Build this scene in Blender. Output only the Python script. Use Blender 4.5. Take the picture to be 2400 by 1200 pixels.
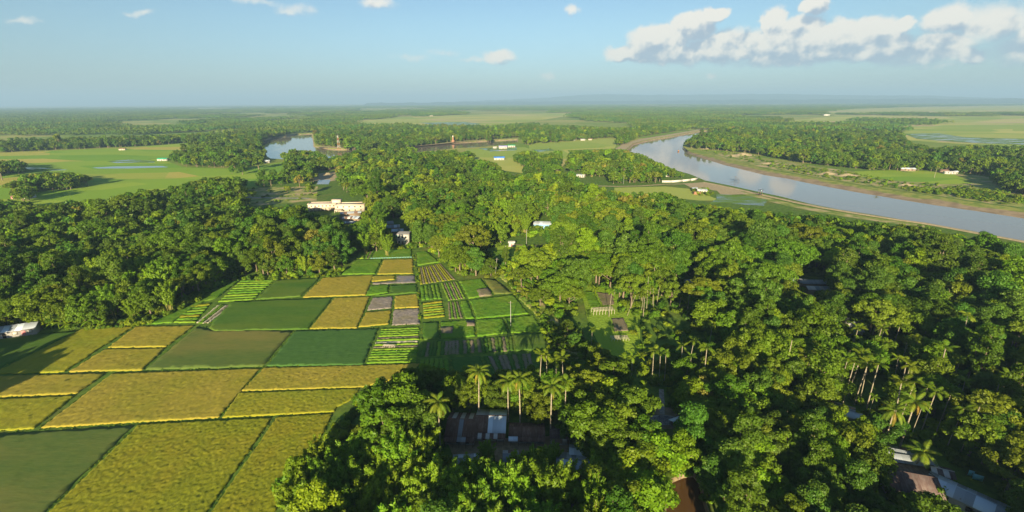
# Aerial view over a river-side village: paddies, woodland, river, distant plain.
import bpy, bmesh, math, random
import numpy as np
from mathutils import Vector, Matrix, Euler
from mathutils.geometry import delaunay_2d_cdt

SC = bpy.context.scene
COL = SC.collection
for o in list(bpy.data.objects):
    bpy.data.objects.remove(o)
rnd = random.Random(7)
rng = np.random.default_rng(11)

# ------------------------------------------------------------------ camera
FPX, IW, IH = 1100.0, 2400.0, 1200.0
CAM_H = 85.0
PITCH = math.atan(362.0 / FPX)
ROLL = -math.radians(0.29)
CM = Matrix.Rotation(math.pi / 2 - PITCH, 3, 'X') @ Matrix.Rotation(ROLL, 3, 'Z')
camd = bpy.data.cameras.new('camera')
cam = bpy.data.objects.new('camera', camd)
COL.objects.link(cam)
cam.matrix_world = Matrix.Translation((0, 0, CAM_H)) @ CM.to_4x4()
camd.sensor_width = 36.0
camd.lens = 36.0 * FPX / IW
camd.clip_start = 1.0
camd.clip_end = 120000.0
SC.camera = cam
CMN = np.array(CM)

# ------------------------------------------------------------------ light
SUN_EL = math.radians(15.0)
SUN_AZ = math.radians(7.0)            # light travels this far to the right of +Y
EXPOSURE = 1.48
sund = bpy.data.lights.new('sun', 'SUN')
sund.energy = 5.0
sund.angle = math.radians(0.55)
sund.color = (1.0, 0.85, 0.56)
sun = bpy.data.objects.new('sun', sund)
COL.objects.link(sun)
ldir = Vector((math.sin(SUN_AZ), math.cos(SUN_AZ), -math.tan(SUN_EL))).normalized()
sun.rotation_euler = ldir.to_track_quat('-Z', 'Y').to_euler()
sun.location = (-60, -400, 300)

vs = SC.view_settings
vs.view_transform = 'Standard'
vs.look = 'None'
vs.exposure = EXPOSURE
vs.gamma = 1.0
vs.use_curve_mapping = False
SC.cycles.use_denoising = True
SC.cycles.max_bounces = 5
SC.cycles.diffuse_bounces = 3
SC.cycles.glossy_bounces = 2
SC.cycles.transmission_bounces = 2
SC.cycles.volume_bounces = 0
SC.cycles.transparent_max_bounces = 4
SC.cycles.caustics_reflective = False
SC.cycles.caustics_refractive = False


class NT:
    """small node-tree writer"""
    def __init__(self, tree):
        self.t = tree
        tree.nodes.clear()
    def n(self, typ, **kw):
        nd = self.t.nodes.new(typ)
        for k, v in kw.items():
            setattr(nd, k, v)
        return nd
    def put(self, sock, v):
        if isinstance(v, bpy.types.NodeSocket):
            self.t.links.new(v, sock)
        elif v is not None:
            sock.default_value = v
    def m(self, op, a, b=None, c=None, clamp=False):
        nd = self.n('ShaderNodeMath', operation=op, use_clamp=clamp)
        for i, v in enumerate((a, b, c)):
            if v is not None:
                self.put(nd.inputs[i], v)
        return nd.outputs[0]
    def v(self, op, a, b=None, c=None, out=0):
        nd = self.n('ShaderNodeVectorMath', operation=op)
        for i, x in enumerate((a, b, c)):
            if x is not None:
                self.put(nd.inputs[i], x)
        return nd.outputs[out]
    def mix(self, f, a, b, blend='MIX'):
        nd = self.n('ShaderNodeMix', data_type='RGBA', blend_type=blend)
        self.put(nd.inputs[0], f)
        self.put(nd.inputs[6], a if isinstance(a, bpy.types.NodeSocket) else (*a[:3], 1))
        self.put(nd.inputs[7], b if isinstance(b, bpy.types.NodeSocket) else (*b[:3], 1))
        return nd.outputs[2]
    def noise(self, vec, scale, detail=4.0, rough=0.55, dist=0.0, out=0):
        nd = self.n('ShaderNodeTexNoise')
        if vec is not None:
            self.put(nd.inputs['Vector'], vec)
        nd.inputs['Scale'].default_value = scale
        nd.inputs['Detail'].default_value = detail
        nd.inputs['Roughness'].default_value = rough
        nd.inputs['Distortion'].default_value = dist
        return nd.outputs[out]
    def ss(self, x, lo, hi):
        nd = self.n('ShaderNodeMapRange', interpolation_type='SMOOTHSTEP')
        self.put(nd.inputs[0], x)
        nd.inputs[1].default_value = lo
        nd.inputs[2].default_value = hi
        return nd.outputs[0]


# ------------------------------------------------------------------ pixel helpers (photograph pixels -> world points)
def ray(u, v):
    d = CMN @ np.array([(u - IW / 2) / FPX, -(v - IH / 2) / FPX, -1.0])
    return d / np.linalg.norm(d)
def G(u, v, z=0.0):
    d = ray(u, v)
    t = (z - CAM_H) / d[2]
    return (d[0] * t, d[1] * t, z)
def project(P):
    """world (n,3) -> pixel u, v and depth"""
    q = (np.asarray(P, float) - np.array([0, 0, CAM_H])) @ CMN
    w = -q[:, 2]
    w = np.where(w < 1e-3, 1e-3, w)
    return IW / 2 + FPX * q[:, 0] / w, IH / 2 - FPX * q[:, 1] / w, -q[:, 2]
def in_poly(u, v, poly):
    u = np.asarray(u); v = np.asarray(v)
    r = np.zeros(u.shape, bool)
    n = len(poly)
    for i in range(n):
        x0, y0 = poly[i][:2]; x1, y1 = poly[(i + 1) % n][:2]
        if y0 == y1:
            continue
        c = ((y0 > v) != (y1 > v)) & (u < (x1 - x0) * (v - y0) / (y1 - y0) + x0)
        r ^= c
    return r
def in_any(u, v, polys):
    r = np.zeros(np.shape(u), bool)
    for p in polys:
        r |= in_poly(u, v, p)
    return r
def hsh(x, y, s=0.0):
    a = np.sin(x * 12.9898 + y * 78.233 + s * 37.719) * 43758.5453
    return a - np.floor(a)
def vnoise(x, y, s=0.0):
    xi = np.floor(x); yi = np.floor(y); fx = x - xi; fy = y - yi
    fx = fx * fx * (3 - 2 * fx); fy = fy * fy * (3 - 2 * fy)
    return (hsh(xi, yi, s) * (1 - fx) + hsh(xi + 1, yi, s) * fx) * (1 - fy) + (hsh(xi, yi + 1, s) * (1 - fx) + hsh(xi + 1, yi + 1, s) * fx) * fy

# ------------------------------------------------------------------ world: clear evening sky with cumulus
world = bpy.data.worlds.new('World')
SC.world = world
world.use_nodes = True
world.cycles.sampling_method = 'MANUAL'
world.cycles.sample_map_resolution = 128
W = NT(world.node_tree)
sky = W.n('ShaderNodeTexSky', sky_type='NISHITA')
sky.sun_disc = False
sky.sun_elevation = SUN_EL
sky.sun_rotation = math.pi + SUN_AZ
sky.altitude = 50.0
sky.air_density = 1.0
sky.dust_density = 0.4
sky.ozone_density = 1.3
bg_sky = W.n('ShaderNodeBackground')
SKY_STRENGTH = 0.050
bg_sky.inputs[1].default_value = SKY_STRENGTH
tc = W.n('ShaderNodeTexCoord')
sep = W.n('ShaderNodeSeparateXYZ')
W.put(sep.inputs[0], tc.outputs['Generated'])
X, Y, Z = sep.outputs
AZ = W.m('ARCTAN2', X, Y)
ELV = W.m('DIVIDE', Z, W.m('SQRT', W.m('ADD', W.m('MULTIPLY', X, X), W.m('MULTIPLY', Y, Y))))
cmb = W.n('ShaderNodeCombineXYZ')
W.put(cmb.inputs[0], AZ); W.put(cmb.inputs[1], ELV)
AE = cmb.outputs[0]
def ae(u, v):
    d = ray(u, v)
    return math.atan2(d[0], d[1]), d[2] / math.hypot(d[0], d[1])
CUMULUS = [  # cx, cy, rx, ry, weight, (photo px)
    (1545, 92, 95, 42, 1.0), (1620, 62, 75, 38, 1.0), (1672, 36, 42, 26, 1.0), (1470, 125, 70, 22, .9),
    (1560, 125, 120, 30, 1.0), (1690, 112, 110, 48, 1.0), (1800, 108, 100, 50, 1.0), (1812, 50, 34, 42, 1.0),
    (1870, 72, 80, 42, 1.0), (1912, 8, 46, 34, 1.0), (1960, 84, 100, 46, 1.0), (2045, 70, 95, 38, 1.0),
    (2112, 62, 44, 26, 1.0), (2060, 112, 110, 44, 1.0), (1930, 122, 130, 36, 1.0), (2200, 106, 120, 46, .75),
    (2230, 45, 90, 38, .75), (2330, 52, 130, 60, .6), (2420, 110, 120, 60, .55), (2270, 128, 60, 22, .8),
    (2500, 60, 200, 70, .8), (1640, 132, 230, 26, .55), (1900, 136, 280, 26, .6), (2180, 132, 240, 28, .5), (1740, 96, 150, 40, .7),
    (1168, 134, 50, 21, .62), (1120, 138, 44, 9, .34), (885, 8, 52, 19, .5), (690, 22, 56, 18, .36), (600, 4, 64, 10, .32),
    (330, 30, 38, 10, .34), (52, 45, 50, 10, .34), (1343, 22, 26, 18, .5), (968, 132, 56, 11, .28), (1284, 178, 26, 14, .36),
    (1668, 179, 18, 11, .36), (2190, 158, 64, 9, .32), (1040, 122, 44, 10, .25), (-150, 60, 90, 22, .7), (-420, 110, 200, 30, .8), (2900, 120, 260, 60, .9)]
def cloud_density(vec):
    warp = W.v('SUBTRACT', W.noise(vec, 26.0, 5.0, 0.6, out=1), (0.5, 0.5, 0.5))
    vec = W.v('MULTIPLY_ADD', warp, (0.05, 0.03, 0.0), vec)
    D = None
    for cx, cy, rx, ry, w in CUMULUS:
        a0, e0 = ae(cx, cy)
        a1, _ = ae(cx + rx, cy)
        _, e1 = ae(cx, cy - ry)
        d = W.v('MULTIPLY', W.v('SUBTRACT', vec, (a0, e0, 0)), (1 / (a1 - a0), 1 / (e1 - e0), 0))
        s = W.m('MULTIPLY_ADD', W.v('DOT_PRODUCT', d, d, out=1), -w, w)
        D = s if D is None else W.m('MAXIMUM', D, s)
    return D
D0 = cloud_density(AE)
DUP = cloud_density(W.v('ADD', AE, (-0.006, 0.020, 0.0)))
fine = W.noise(AE, 42.0, 9.0, 0.66)
# loose clouds elsewhere in the sky, out of the frame too
high = W.v('MULTIPLY', tc.outputs['Generated'], (3.2, 3.2, 9.0))
loose = W.m('MULTIPLY', W.m('SUBTRACT', W.noise(high, 1.0, 7.0, 0.58), 0.60), 3.0)
loose = W.m('MULTIPLY', loose, W.ss(ELV, 0.24, 0.45))
loose = W.m('MAXIMUM', loose, 0.0)
DD = W.m('MAXIMUM', D0, W.m('SUBTRACT', loose, 0.15))
dens = W.m('ADD', DD, W.m('MULTIPLY', W.m('SUBTRACT', fine, 0.50), 0.85))
alpha = W.m('MULTIPLY', W.ss(dens, -0.05, 0.46), W.m('MULTIPLY_ADD', W.m('MAXIMUM', DD, 0.0), 1.5, 0.22, clamp=True))
# light and shade painted into the cloud colour, brighter where it thins upward
AE2 = W.v('ADD', AE, (-0.008, 0.012, 0.0))
fine2 = W.noise(AE2, 42.0, 9.0, 0.66)
low = W.noise(AE, 17.0, 3.0, 0.5)
low2 = W.noise(AE2, 17.0, 3.0, 0.5)
relief = W.m('ADD', W.m('MULTIPLY', W.m('SUBTRACT', fine, fine2), 1.3), W.m('MULTIPLY', W.m('SUBTRACT', low, low2), 3.4))
rim = W.m('MULTIPLY', W.m('SUBTRACT', D0, DUP), 0.85)
lit = W.m('ADD', W.m('ADD', relief, rim), 0.50, clamp=True)
lit = W.ss(lit, 0.10, 0.95)
cl_col = W.mix(lit, (0.43, 0.53, 0.64), (1.0, 0.95, 0.85))
bg_cl = W.n('ShaderNodeBackground')
W.put(bg_cl.inputs[0], cl_col)
bg_cl.inputs[1].default_value = 0.352
# painted gradient multiplied into the sky colour, darker and bluer near the horizon
tint = W.mix(W.ss(ELV, -0.02, 0.16), (0.46, 0.59, 0.86), (0.69, 0.82, 0.92))
bg_sky_col = W.mix(1.0, sky.outputs[0], tint, 'MULTIPLY')
W.put(bg_sky.inputs[0], bg_sky_col)
mx = W.n('ShaderNodeMixShader')
W.put(mx.inputs[0], W.m('MULTIPLY', alpha, 0.96))
W.put(mx.inputs[1], bg_sky.outputs[0]); W.put(mx.inputs[2], bg_cl.outputs[0])
wo = W.n('ShaderNodeOutputWorld')
W.put(wo.inputs[0], mx.outputs[0])

# ------------------------------------------------------------------ object helpers
def tag(o, label=None, cat=None, group=None, kind=None):
    if label: o['label'] = label
    if cat: o['category'] = cat
    if group: o['group'] = group
    if kind: o['kind'] = kind
    return o
def mesh_np(name, V, faces, mat=None, smooth=False):
    """faces: (n,k) index array or list of such arrays"""
    me = bpy.data.meshes.new(name)
    if isinstance(faces, np.ndarray):
        faces = [faces]
    faces = [np.asarray(f, np.int32) for f in faces if len(f)]
    V = np.asarray(V, np.float32)
    me.vertices.add(len(V)); me.vertices.foreach_set('co', V.ravel())
    tot = np.concatenate([np.full(len(f), f.shape[1], np.int32) for f in faces])
    idx = np.concatenate([f.ravel() for f in faces])
    me.loops.add(len(idx)); me.loops.foreach_set('vertex_index', idx)
    me.polygons.add(len(tot))
    st = np.zeros(len(tot), np.int32); st[1:] = np.cumsum(tot)[:-1]
    me.polygons.foreach_set('loop_start', st)
    try:
        me.polygons.foreach_set('loop_total', tot)
    except Exception:
        pass
    if smooth:
        me.polygons.foreach_set('use_smooth', np.ones(len(tot), bool))
    me.update(calc_edges=True); me.validate()
    if mat is not None:
        me.materials.append(mat)
    return me
def add(name, me, parent=None, loc=None, rot=None, scale=None):
    o = bpy.data.objects.new(name, me)
    COL.objects.link(o)
    if parent is not None: o.parent = parent
    if loc is not None: o.location = loc
    if rot is not None: o.rotation_euler = rot
    if scale is not None: o.scale = scale
    return o
def empty(name, loc, rz=0.0):
    o = bpy.data.objects.new(name, None)
    COL.objects.link(o)
    o.location = loc; o.rotation_euler = (0, 0, rz)
    o.empty_display_size = 0.2
    return o
class MB:
    """collects boxes, bars and tubes into one mesh"""
    def __init__(s): s.V = []; s.F4 = []; s.F3 = []; s.n = 0
    def add(s, V, F4=(), F3=()):
        s.V.extend([tuple(map(float, p)) for p in V])
        s.F4.extend([tuple(i + s.n for i in f) for f in F4])
        s.F3.extend([tuple(i + s.n for i in f) for f in F3])
        s.n += len(V)
        return s
    def box(s, x0, x1, y0, y1, z0, z1):
        V = [(x0, y0, z0), (x1, y0, z0), (x1, y1, z0), (x0, y1, z0), (x0, y0, z1), (x1, y0, z1), (x1, y1, z1), (x0, y1, z1)]
        return s.add(V, [(0, 3, 2, 1), (4, 5, 6, 7), (0, 1, 5, 4), (1, 2, 6, 5), (2, 3, 7, 6), (3, 0, 4, 7)])
    def tube(s, pts, rad, seg=6, cap=True):
        pts = [Vector(p) for p in pts]
        V = []
        for i, p in enumerate(pts):
            d = (pts[min(i + 1, len(pts) - 1)] - pts[max(i - 1, 0)]).normalized()
            a = d.cross(Vector((0.31, 0.95, 0.05))).normalized(); b = d.cross(a)
            r = rad[i] if hasattr(rad, '__len__') else rad
            V += [p + (a * math.cos(t) + b * math.sin(t)) * r for t in [2 * math.pi * k / seg for k in range(seg)]]
        F = [(i * seg + k, i * seg + (k + 1) % seg, (i + 1) * seg + (k + 1) % seg, (i + 1) * seg + k) for i in range(len(pts) - 1) for k in range(seg)]
        T = []
        if cap:
            V.append(pts[-1]); L = len(V) - 1; b0 = (len(pts) - 1) * seg
            T = [(b0 + k, b0 + (k + 1) % seg, L) for k in range(seg)]
        return s.add(V, F, T)
    def mesh(s, name, mat=None, smooth=False):
        fs = []
        if s.F4: fs.append(np.array(s.F4))
        if s.F3: fs.append(np.array(s.F3))
        return mesh_np(name, np.array(s.V), fs, mat, smooth)

# ------------------------------------------------------------------ materials
def new_mat(name):
    m = bpy.data.materials.new(name)
    m.use_nodes = True
    return m, NT(m.node_tree)
def pos_vec(n):
    g = n.n('ShaderNodeNewGeometry')
    return g.outputs['Position']
def bump(n, h, strength, dist):
    b = n.n('ShaderNodeBump')
    b.inputs['Strength'].default_value = strength
    b.inputs['Distance'].default_value = dist
    n.put(b.inputs['Height'], h)
    return b.outputs[0]
def finish(n, col, rough=0.9, normal=None, spec=0.2, metallic=0.0):
    p = n.n('ShaderNodeBsdfPrincipled')
    n.put(p.inputs['Base Color'], col if isinstance(col, bpy.types.NodeSocket) else (*col[:3], 1))
    n.put(p.inputs['Roughness'], rough)
    n.put(p.inputs['Metallic'], metallic)
    p.inputs['Specular IOR Level'].default_value = spec
    if normal is not None: n.put(p.inputs['Normal'], normal)
    o = n.n('ShaderNodeOutputMaterial')
    n.put(o.inputs[0], p.outputs[0])
    return p
def mat_two(name, c1, c2, scale=1.0, detail=5.0, rough=0.9, bmp=0.0, bdist=0.1, c3=None, scale3=0.05, lo=0.35, hi=0.65, aniso=None, spec=0.2):
    m, n = new_mat(name)
    p = pos_vec(n)
    if aniso is not None:
        p = n.v('MULTIPLY', p, aniso)
    f = n.noise(p, scale, detail, 0.6)
    col = n.mix(n.ss(f, lo, hi), c1, c2)
    if c3 is not None:
        col = n.mix(n.ss(n.noise(p, scale3, 3.0, 0.5), 0.45, 0.68), col, c3)
    nm = bump(n, f, bmp, bdist) if bmp else None
    finish(n, col, rough, nm, spec)
    return m
def mat_leaf(name, c1, c2, trans=0.38, objvar=0.42, c3=None):
    m, n = new_mat(name)
    g = n.n('ShaderNodeNewGeometry')
    oi = n.n('ShaderNodeObjectInfo')
    col = n.mix(g.outputs['Random Per Island'], c1, c2)
    if c3 is not None:
        col = n.mix(n.m('MULTIPLY', n.ss(oi.outputs['Random'], 0.55, 1.0), 0.75), col, c3)
    hv = n.n('ShaderNodeHueSaturation')
    r2 = n.m('FRACT', n.m('MULTIPLY', oi.outputs['Random'], 17.31))
    n.put(hv.inputs['Hue'], n.m('MULTIPLY_ADD', r2, 0.045, 0.481))
    r3 = n.m('FRACT', n.m('MULTIPLY', oi.outputs['Random'], 7.77))
    n.put(hv.inputs['Value'], n.m('MULTIPLY_ADD', r3, objvar, 1.0 - objvar / 2))
    n.put(hv.inputs['Color'], col)
    d = n.n('ShaderNodeBsdfDiffuse'); n.put(d.inputs[0], hv.outputs[0])
    t = n.n('ShaderNodeBsdfTranslucent'); n.put(t.inputs[0], n.mix(0.5, hv.outputs[0], (0.30, 0.36, 0.012), 'MIX'))
    mxs = n.n('ShaderNodeMixShader'); mxs.inputs[0].default_value = trans
    n.put(mxs.inputs[1], d.outputs[0]); n.put(mxs.inputs[2], t.outputs[0])
    gl = n.n('ShaderNodeBsdfGlossy'); gl.inputs['Roughness'].default_value = 0.5
    gl.inputs[0].default_value = (0.9, 0.9, 0.8, 1)
    m2 = n.n('ShaderNodeMixShader'); m2.inputs[0].default_value = 0.012
    n.put(m2.inputs[1], mxs.outputs[0]); n.put(m2.inputs[2], gl.outputs[0])
    o = n.n('ShaderNodeOutputMaterial'); n.put(o.inputs[0], m2.outputs[0])
    return m

# ------------------------------------------------------------------ ground, river, fields
M_ground, n = new_mat('ground_grass')
p = pos_vec(n)
f1 = n.noise(p, 0.35, 6, 0.65); f2 = n.noise(p, 0.03, 4, 0.55); f3 = n.noise(p, 0.004, 4, 0.55)
c = n.mix(n.ss(f1, 0.35, 0.7), (0.06, 0.12, 0.016), (0.13, 0.21, 0.026))
c = n.mix(n.m('MULTIPLY', n.ss(f2, 0.5, 0.72), 0.6), c, (0.17, 0.16, 0.045))
vor = n.n('ShaderNodeTexVoronoi'); n.put(vor.inputs['Vector'], n.v('MULTIPLY', p, (0.006, 0.011, 0))); vor.inputs['Scale'].default_value = 1.0
patch = n.mix(n.ss(vor.outputs['Color'], 0.2, 0.8), (0.17, 0.27, 0.03), (0.40, 0.38, 0.10))
far = n.ss(n.v('LENGTH', p, out=1), 500.0, 1000.0)
c = n.mix(n.m('MULTIPLY', far, 0.75), c, patch)
finish(n, c, 0.95, bump(n, f1, 0.6, 0.3), 0.1)

M_paddy, n = new_mat('far_paddies')
p = pos_vec(n)
vor = n.n('ShaderNodeTexVoronoi'); n.put(vor.inputs['Vector'], n.v('MULTIPLY', p, (0.007, 0.02, 0))); vor.inputs['Scale'].default_value = 1.0
sepc = n.n('ShaderNodeSeparateColor'); n.put(sepc.inputs[0], vor.outputs['Color'])
c = n.mix(sepc.outputs[0], (0.15, 0.30, 0.016), (0.28, 0.38, 0.03))
c = n.mix(n.ss(sepc.outputs[1], 0.70, 0.95), c, (0.42, 0.37, 0.07))
f2 = n.noise(p, 0.012, 5, 0.6)
c = n.mix(n.m('MULTIPLY', n.ss(f2, 0.50, 0.70), 0.7), c, (0.20, 0.31, 0.022))
finish(n, c, 0.9, bump(n, n.noise(p, 0.8, 4, 0.6), 0.8, 0.5), 0.15)

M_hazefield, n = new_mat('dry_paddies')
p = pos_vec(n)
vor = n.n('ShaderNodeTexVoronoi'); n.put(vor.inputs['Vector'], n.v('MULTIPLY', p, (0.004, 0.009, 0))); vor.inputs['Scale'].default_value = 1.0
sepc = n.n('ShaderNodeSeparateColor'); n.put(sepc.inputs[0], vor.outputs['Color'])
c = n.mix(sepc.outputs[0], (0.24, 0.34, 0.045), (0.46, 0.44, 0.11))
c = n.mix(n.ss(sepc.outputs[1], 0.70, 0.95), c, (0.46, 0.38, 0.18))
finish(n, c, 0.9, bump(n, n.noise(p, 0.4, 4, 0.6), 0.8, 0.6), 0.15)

def mat_water(name, col, rough=0.04, wave=0.6, wscale=0.5, cover=None, lo=0.5, hi=0.6, scale=0.05):
    m, n = new_mat(name)
    p = pos_vec(n)
    w = n.noise(n.v('MULTIPLY', p, (1.0, 0.45, 1.0)), wscale, 4, 0.6)
    P = n.n('ShaderNodeBsdfPrincipled')
    n.put(P.inputs['Base Color'], (*col, 1))
    P.inputs['Roughness'].default_value = rough
    P.inputs['IOR'].default_value = 1.36
    P.inputs['Specular IOR Level'].default_value = 0.65
    n.put(P.inputs['Normal'], bump(n, w, wave, 0.02))
    out = P.outputs[0]
    if cover is not None:
        q = n.v('MULTIPLY', p, (0.35, 1.3, 1.0))
        f = n.noise(q, scale, 7, 0.65)
        d = n.n('ShaderNodeBsdfDiffuse')
        n.put(d.inputs[0], n.mix(n.noise(p, 0.4, 4), cover, tuple(x * 1.5 for x in cover)))
        ms = n.n('ShaderNodeMixShader')
        n.put(ms.inputs[0], n.ss(f, lo, hi)); n.put(ms.inputs[1], out); n.put(ms.inputs[2], d.outputs[0])
        out = ms.outputs[0]
    o = n.n('ShaderNodeOutputMaterial'); n.put(o.inputs[0], out)
    return m
M_river = mat_water('river_water', (0.24, 0.205, 0.15), 0.05, 0.30, 0.6)
M_pond = mat_water('pond_water', (0.095, 0.050, 0.018), 0.08, 0.25, 0.8)
M_flood = mat_water('flooded_paddy', (0.13, 0.12, 0.09), 0.05, 0.1, 0.6, cover=(0.10, 0.17, 0.03), lo=0.40, hi=0.55, scale=0.06)
M_wetmud = mat_water('wet_stubble', (0.14, 0.13, 0.13), 0.12, 0.5, 2.0, cover=(0.20, 0.17, 0.14), lo=0.38, hi=0.60, scale=0.9)
M_mud = mat_two('river_mud', (0.18, 0.135, 0.085), (0.28, 0.215, 0.14), 0.15, 6, 0.75, 0.4, 0.3, spec=0.35)
M_sand = mat_two('sand', (0.33, 0.26, 0.15), (0.42, 0.34, 0.20), 0.4, 5, 0.95, 0.3, 0.2)
M_bank = mat_two('bank_grass', (0.12, 0.19, 0.025), (0.30, 0.31, 0.07), 0.12, 6, 0.95, 0.6, 0.6, c3=(0.44, 0.34, 0.18), scale3=0.06)
M_dirt = mat_two('bare_earth', (0.20, 0.15, 0.085), (0.28, 0.215, 0.125), 0.7, 6, 0.95, 0.3, 0.15)
M_conc = mat_two('old_concrete', (0.22, 0.20, 0.17), (0.34, 0.32, 0.28), 1.2, 6, 0.9, 0.2, 0.05)

def pw(poly, z=0.0):
    return [G(u, v, z) for u, v in poly]
def signed_area(P):
    return 0.5 * sum(P[i][0] * P[(i + 1) % len(P)][1] - P[(i + 1) % len(P)][0] * P[i][1] for i in range(len(P)))
def inset(P, d):
    """move polygon edges inward by d (negative: outward)"""
    s = 1 if signed_area(P) > 0 else -1
    out = []
    n_ = len(P)
    for i in range(n_):
        a = Vector(P[i - 1][:2]); b = Vector(P[i][:2]); c_ = Vector(P[(i + 1) % n_][:2])
        e1 = (b - a).normalized(); e2 = (c_ - b).normalized()
        n1 = Vector((-e1.y, e1.x)) * s; n2 = Vector((-e2.y, e2.x)) * s
        k = n1 + n2
        if k.length < 1e-3: k = n1.copy()
        k = k.normalized() / max(0.45, math.sqrt(max(0.0, (1 + n1.dot(n2)) / 2)))
        q = b + k * d
        out.append((q.x, q.y) + tuple(P[i][2:]))
    return out
def cdt(P, interior=()):
    V = [Vector((q[0], q[1])) for q in P] + [Vector((q[0], q[1])) for q in interior]
    r = delaunay_2d_cdt(V, [], [list(range(len(P)))], 1, 1e-4)
    return [(v.x, v.y) for v in r[0]], [tuple(f) for f in r[2]]
def sheet(name, P, z, mat, label=None, kind='structure'):
    V, F = cdt(P)
    cx = sum(v[0] for v in V) / len(V); cy = sum(v[1] for v in V) / len(V)
    me = mesh_np(name, [(v[0] - cx, v[1] - cy, 0) for v in V], np.array([f[:3] for f in F if len(f) >= 3]), mat)
    bm = bmesh.new(); bm.from_mesh(me)
    for f in bm.faces:
        if f.normal.z < 0: f.normal_flip()
    bm.to_mesh(me); bm.free()
    o = add(name, me, loc=(cx, cy, z))
    tag(o, label, None, None, kind)
    return o

# --- river outlines: (bank top px, water edge px at river level)
RZ = -3.0
RIV_R = [((1603, 333), (1607, 334)), ((1600, 343), (1604, 348)), ((1612, 352), (1612, 358)), ((1640, 359), (1632, 367)), ((1700, 374), (1700, 388)),
         ((1800, 397), (1798, 412)), ((1850, 406), (1850, 420)), ((1900, 415), (1900, 431)), ((2000, 432), (1990, 448)), ((2100, 447), (2100, 467)),
         ((2200, 461), (2200, 483)), ((2300, 476), (2300, 497)), ((2400, 489), (2400, 513)), ((2560, 510), (2560, 537)), ((2900, 552), (2900, 590))]
RIV_L = [(2900, 665), (2560, 592), (2400, 564), (2333, 552), (2267, 539), (2200, 530), (2150, 521), (2100, 512), (2033, 501), (1967, 491), (1900, 478),
         (1833, 461), (1780, 450), (1717, 436), (1653, 423), (1617, 408), (1570, 395), (1520, 378), (1485, 362), (1465, 349),
         (1480, 336), (1517, 327), (1567, 319), (1600, 313), (1640, 306), (1690, 302), (1720, 300), (1720, 303), (1660, 309), (1625, 321)]
topA = pw(RIV_L) + pw([a for a, b in RIV_R])
autoA = inset(pw(RIV_L) + pw([a for a, b in RIV_R]), 7.0)
innA = [(q[0], q[1], RZ - 0.5) for q in autoA[:len(RIV_L)]] + [G(*b, RZ) for a, b in RIV_R]
innA = innA[:len(RIV_L)] + [(q[0], q[1], RZ - 0.15) for q in innA[len(RIV_L):]]
LOOP = [(605, 330), (636, 321), (664, 319), (692, 314), (733, 312), (738, 330), (739, 341), (752, 343), (775, 347), (800, 348), (850, 347), (900, 345), (953, 342), (1010, 338), (1067, 333),
        (1133, 329), (1215, 325), (1216, 333), (1135, 344), (1060, 348), (1000, 355), (930, 362), (860, 364), (815, 364), (784, 370), (767, 373), (724, 373), (661, 373), (630, 371), (608, 355)]
topB = pw(LOOP)
innB = [(q[0], q[1], RZ) for q in inset(pw(LOOP), 5.0)]
POND = [(1572, 1122), (1600, 1110), (1628, 1108), (1645, 1130), (1652, 1165), (1668, 1215), (1660, 1260), (1560, 1260), (1556, 1200), (1562, 1150)]
topC = pw(POND)
innC = [(q[0], q[1], -1.2) for q in inset(topC, 0.8)]
holes = [topA, topB, topC]
# one ground sheet to the horizon, with the river bed cut out
outer = [(30000 * math.cos(t), 30000 * math.sin(t)) for t in [2 * math.pi * k / 48 for k in range(48)]]
allv = [Vector(q) for q in outer]; loops = [list(range(len(outer)))]
for h in holes:
    s0 = len(allv); allv += [Vector(q[:2]) for q in h]; loops.append(list(range(s0, s0 + len(h))))
r = delaunay_2d_cdt(allv, [], loops, 1, 1e-3)
gv = [(v.x, v.y, 0.0) for v in r[0]]
gf = []
for f in r[2]:
    cx = sum(gv[i][0] for i in f) / len(f); cy = sum(gv[i][1] for i in f) / len(f)
    if any(bool(in_poly(np.array([cx]), np.array([cy]), h)[0]) for h in holes):
        continue
    gf.append(tuple(f))
ground = add('ground', mesh_np('ground', gv, np.array(gf), M_ground))
tag(ground, 'green flat plain of grass and village land reaching the horizon', None, None, 'structure')

def bank(name, top, inn, mat, label, steps=4):
    V = []; F = []
    n_ = len(top)
    # resample for an uneven shore
    T = []; I = []
    for i in range(n_):
        a, b = Vector(top[i]), Vector(top[(i + 1) % n_]); c_, d_ = Vector(inn[i]), Vector(inn[(i + 1) % n_])
        k = max(1, min(24, int((b - a).length / 12)))
        for j in range(k):
            T.append(a.lerp(b, j / k)); I.append(c_.lerp(d_, j / k))
    N_ = len(T)
    for i in range(N_):
        for j in range(steps + 1):
            t = j / steps
            q = T[i].lerp(I[i], t)
            w = vnoise(np.array(q.x * .07), np.array(q.y * .07), 3.0)
            if 0 < j < steps:
                q.z = T[i].z + (I[i].z - T[i].z) * t + (float(w) - 0.5) * 0.7
            V.append(tuple(q))
    for i in range(N_):
        for j in range(steps):
            a = i * (steps + 1) + j; b = ((i + 1) % N_) * (steps + 1) + j
            F.append((a, a + 1, b + 1, b))
    me = mesh_np(name, V, np.array(F), mat)
    bm = bmesh.new(); bm.from_mesh(me)
    for f in bm.faces:
        if f.normal.z < 0: f.normal_flip()
    bm.to_mesh(me); bm.free()
    return tag(add(name, me), label, None, None, 'structure')
M_shore, n = new_mat('river_shore')
p = pos_vec(n)
sz = n.n('ShaderNodeSeparateXYZ'); n.put(sz.inputs[0], p)
hgt = n.m('ADD', sz.outputs[2], n.m('MULTIPLY', n.m('SUBTRACT', n.noise(p, 0.05, 5, .65), .5), 3.2))
fm = n.noise(p, 0.15, 6, .6)
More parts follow.
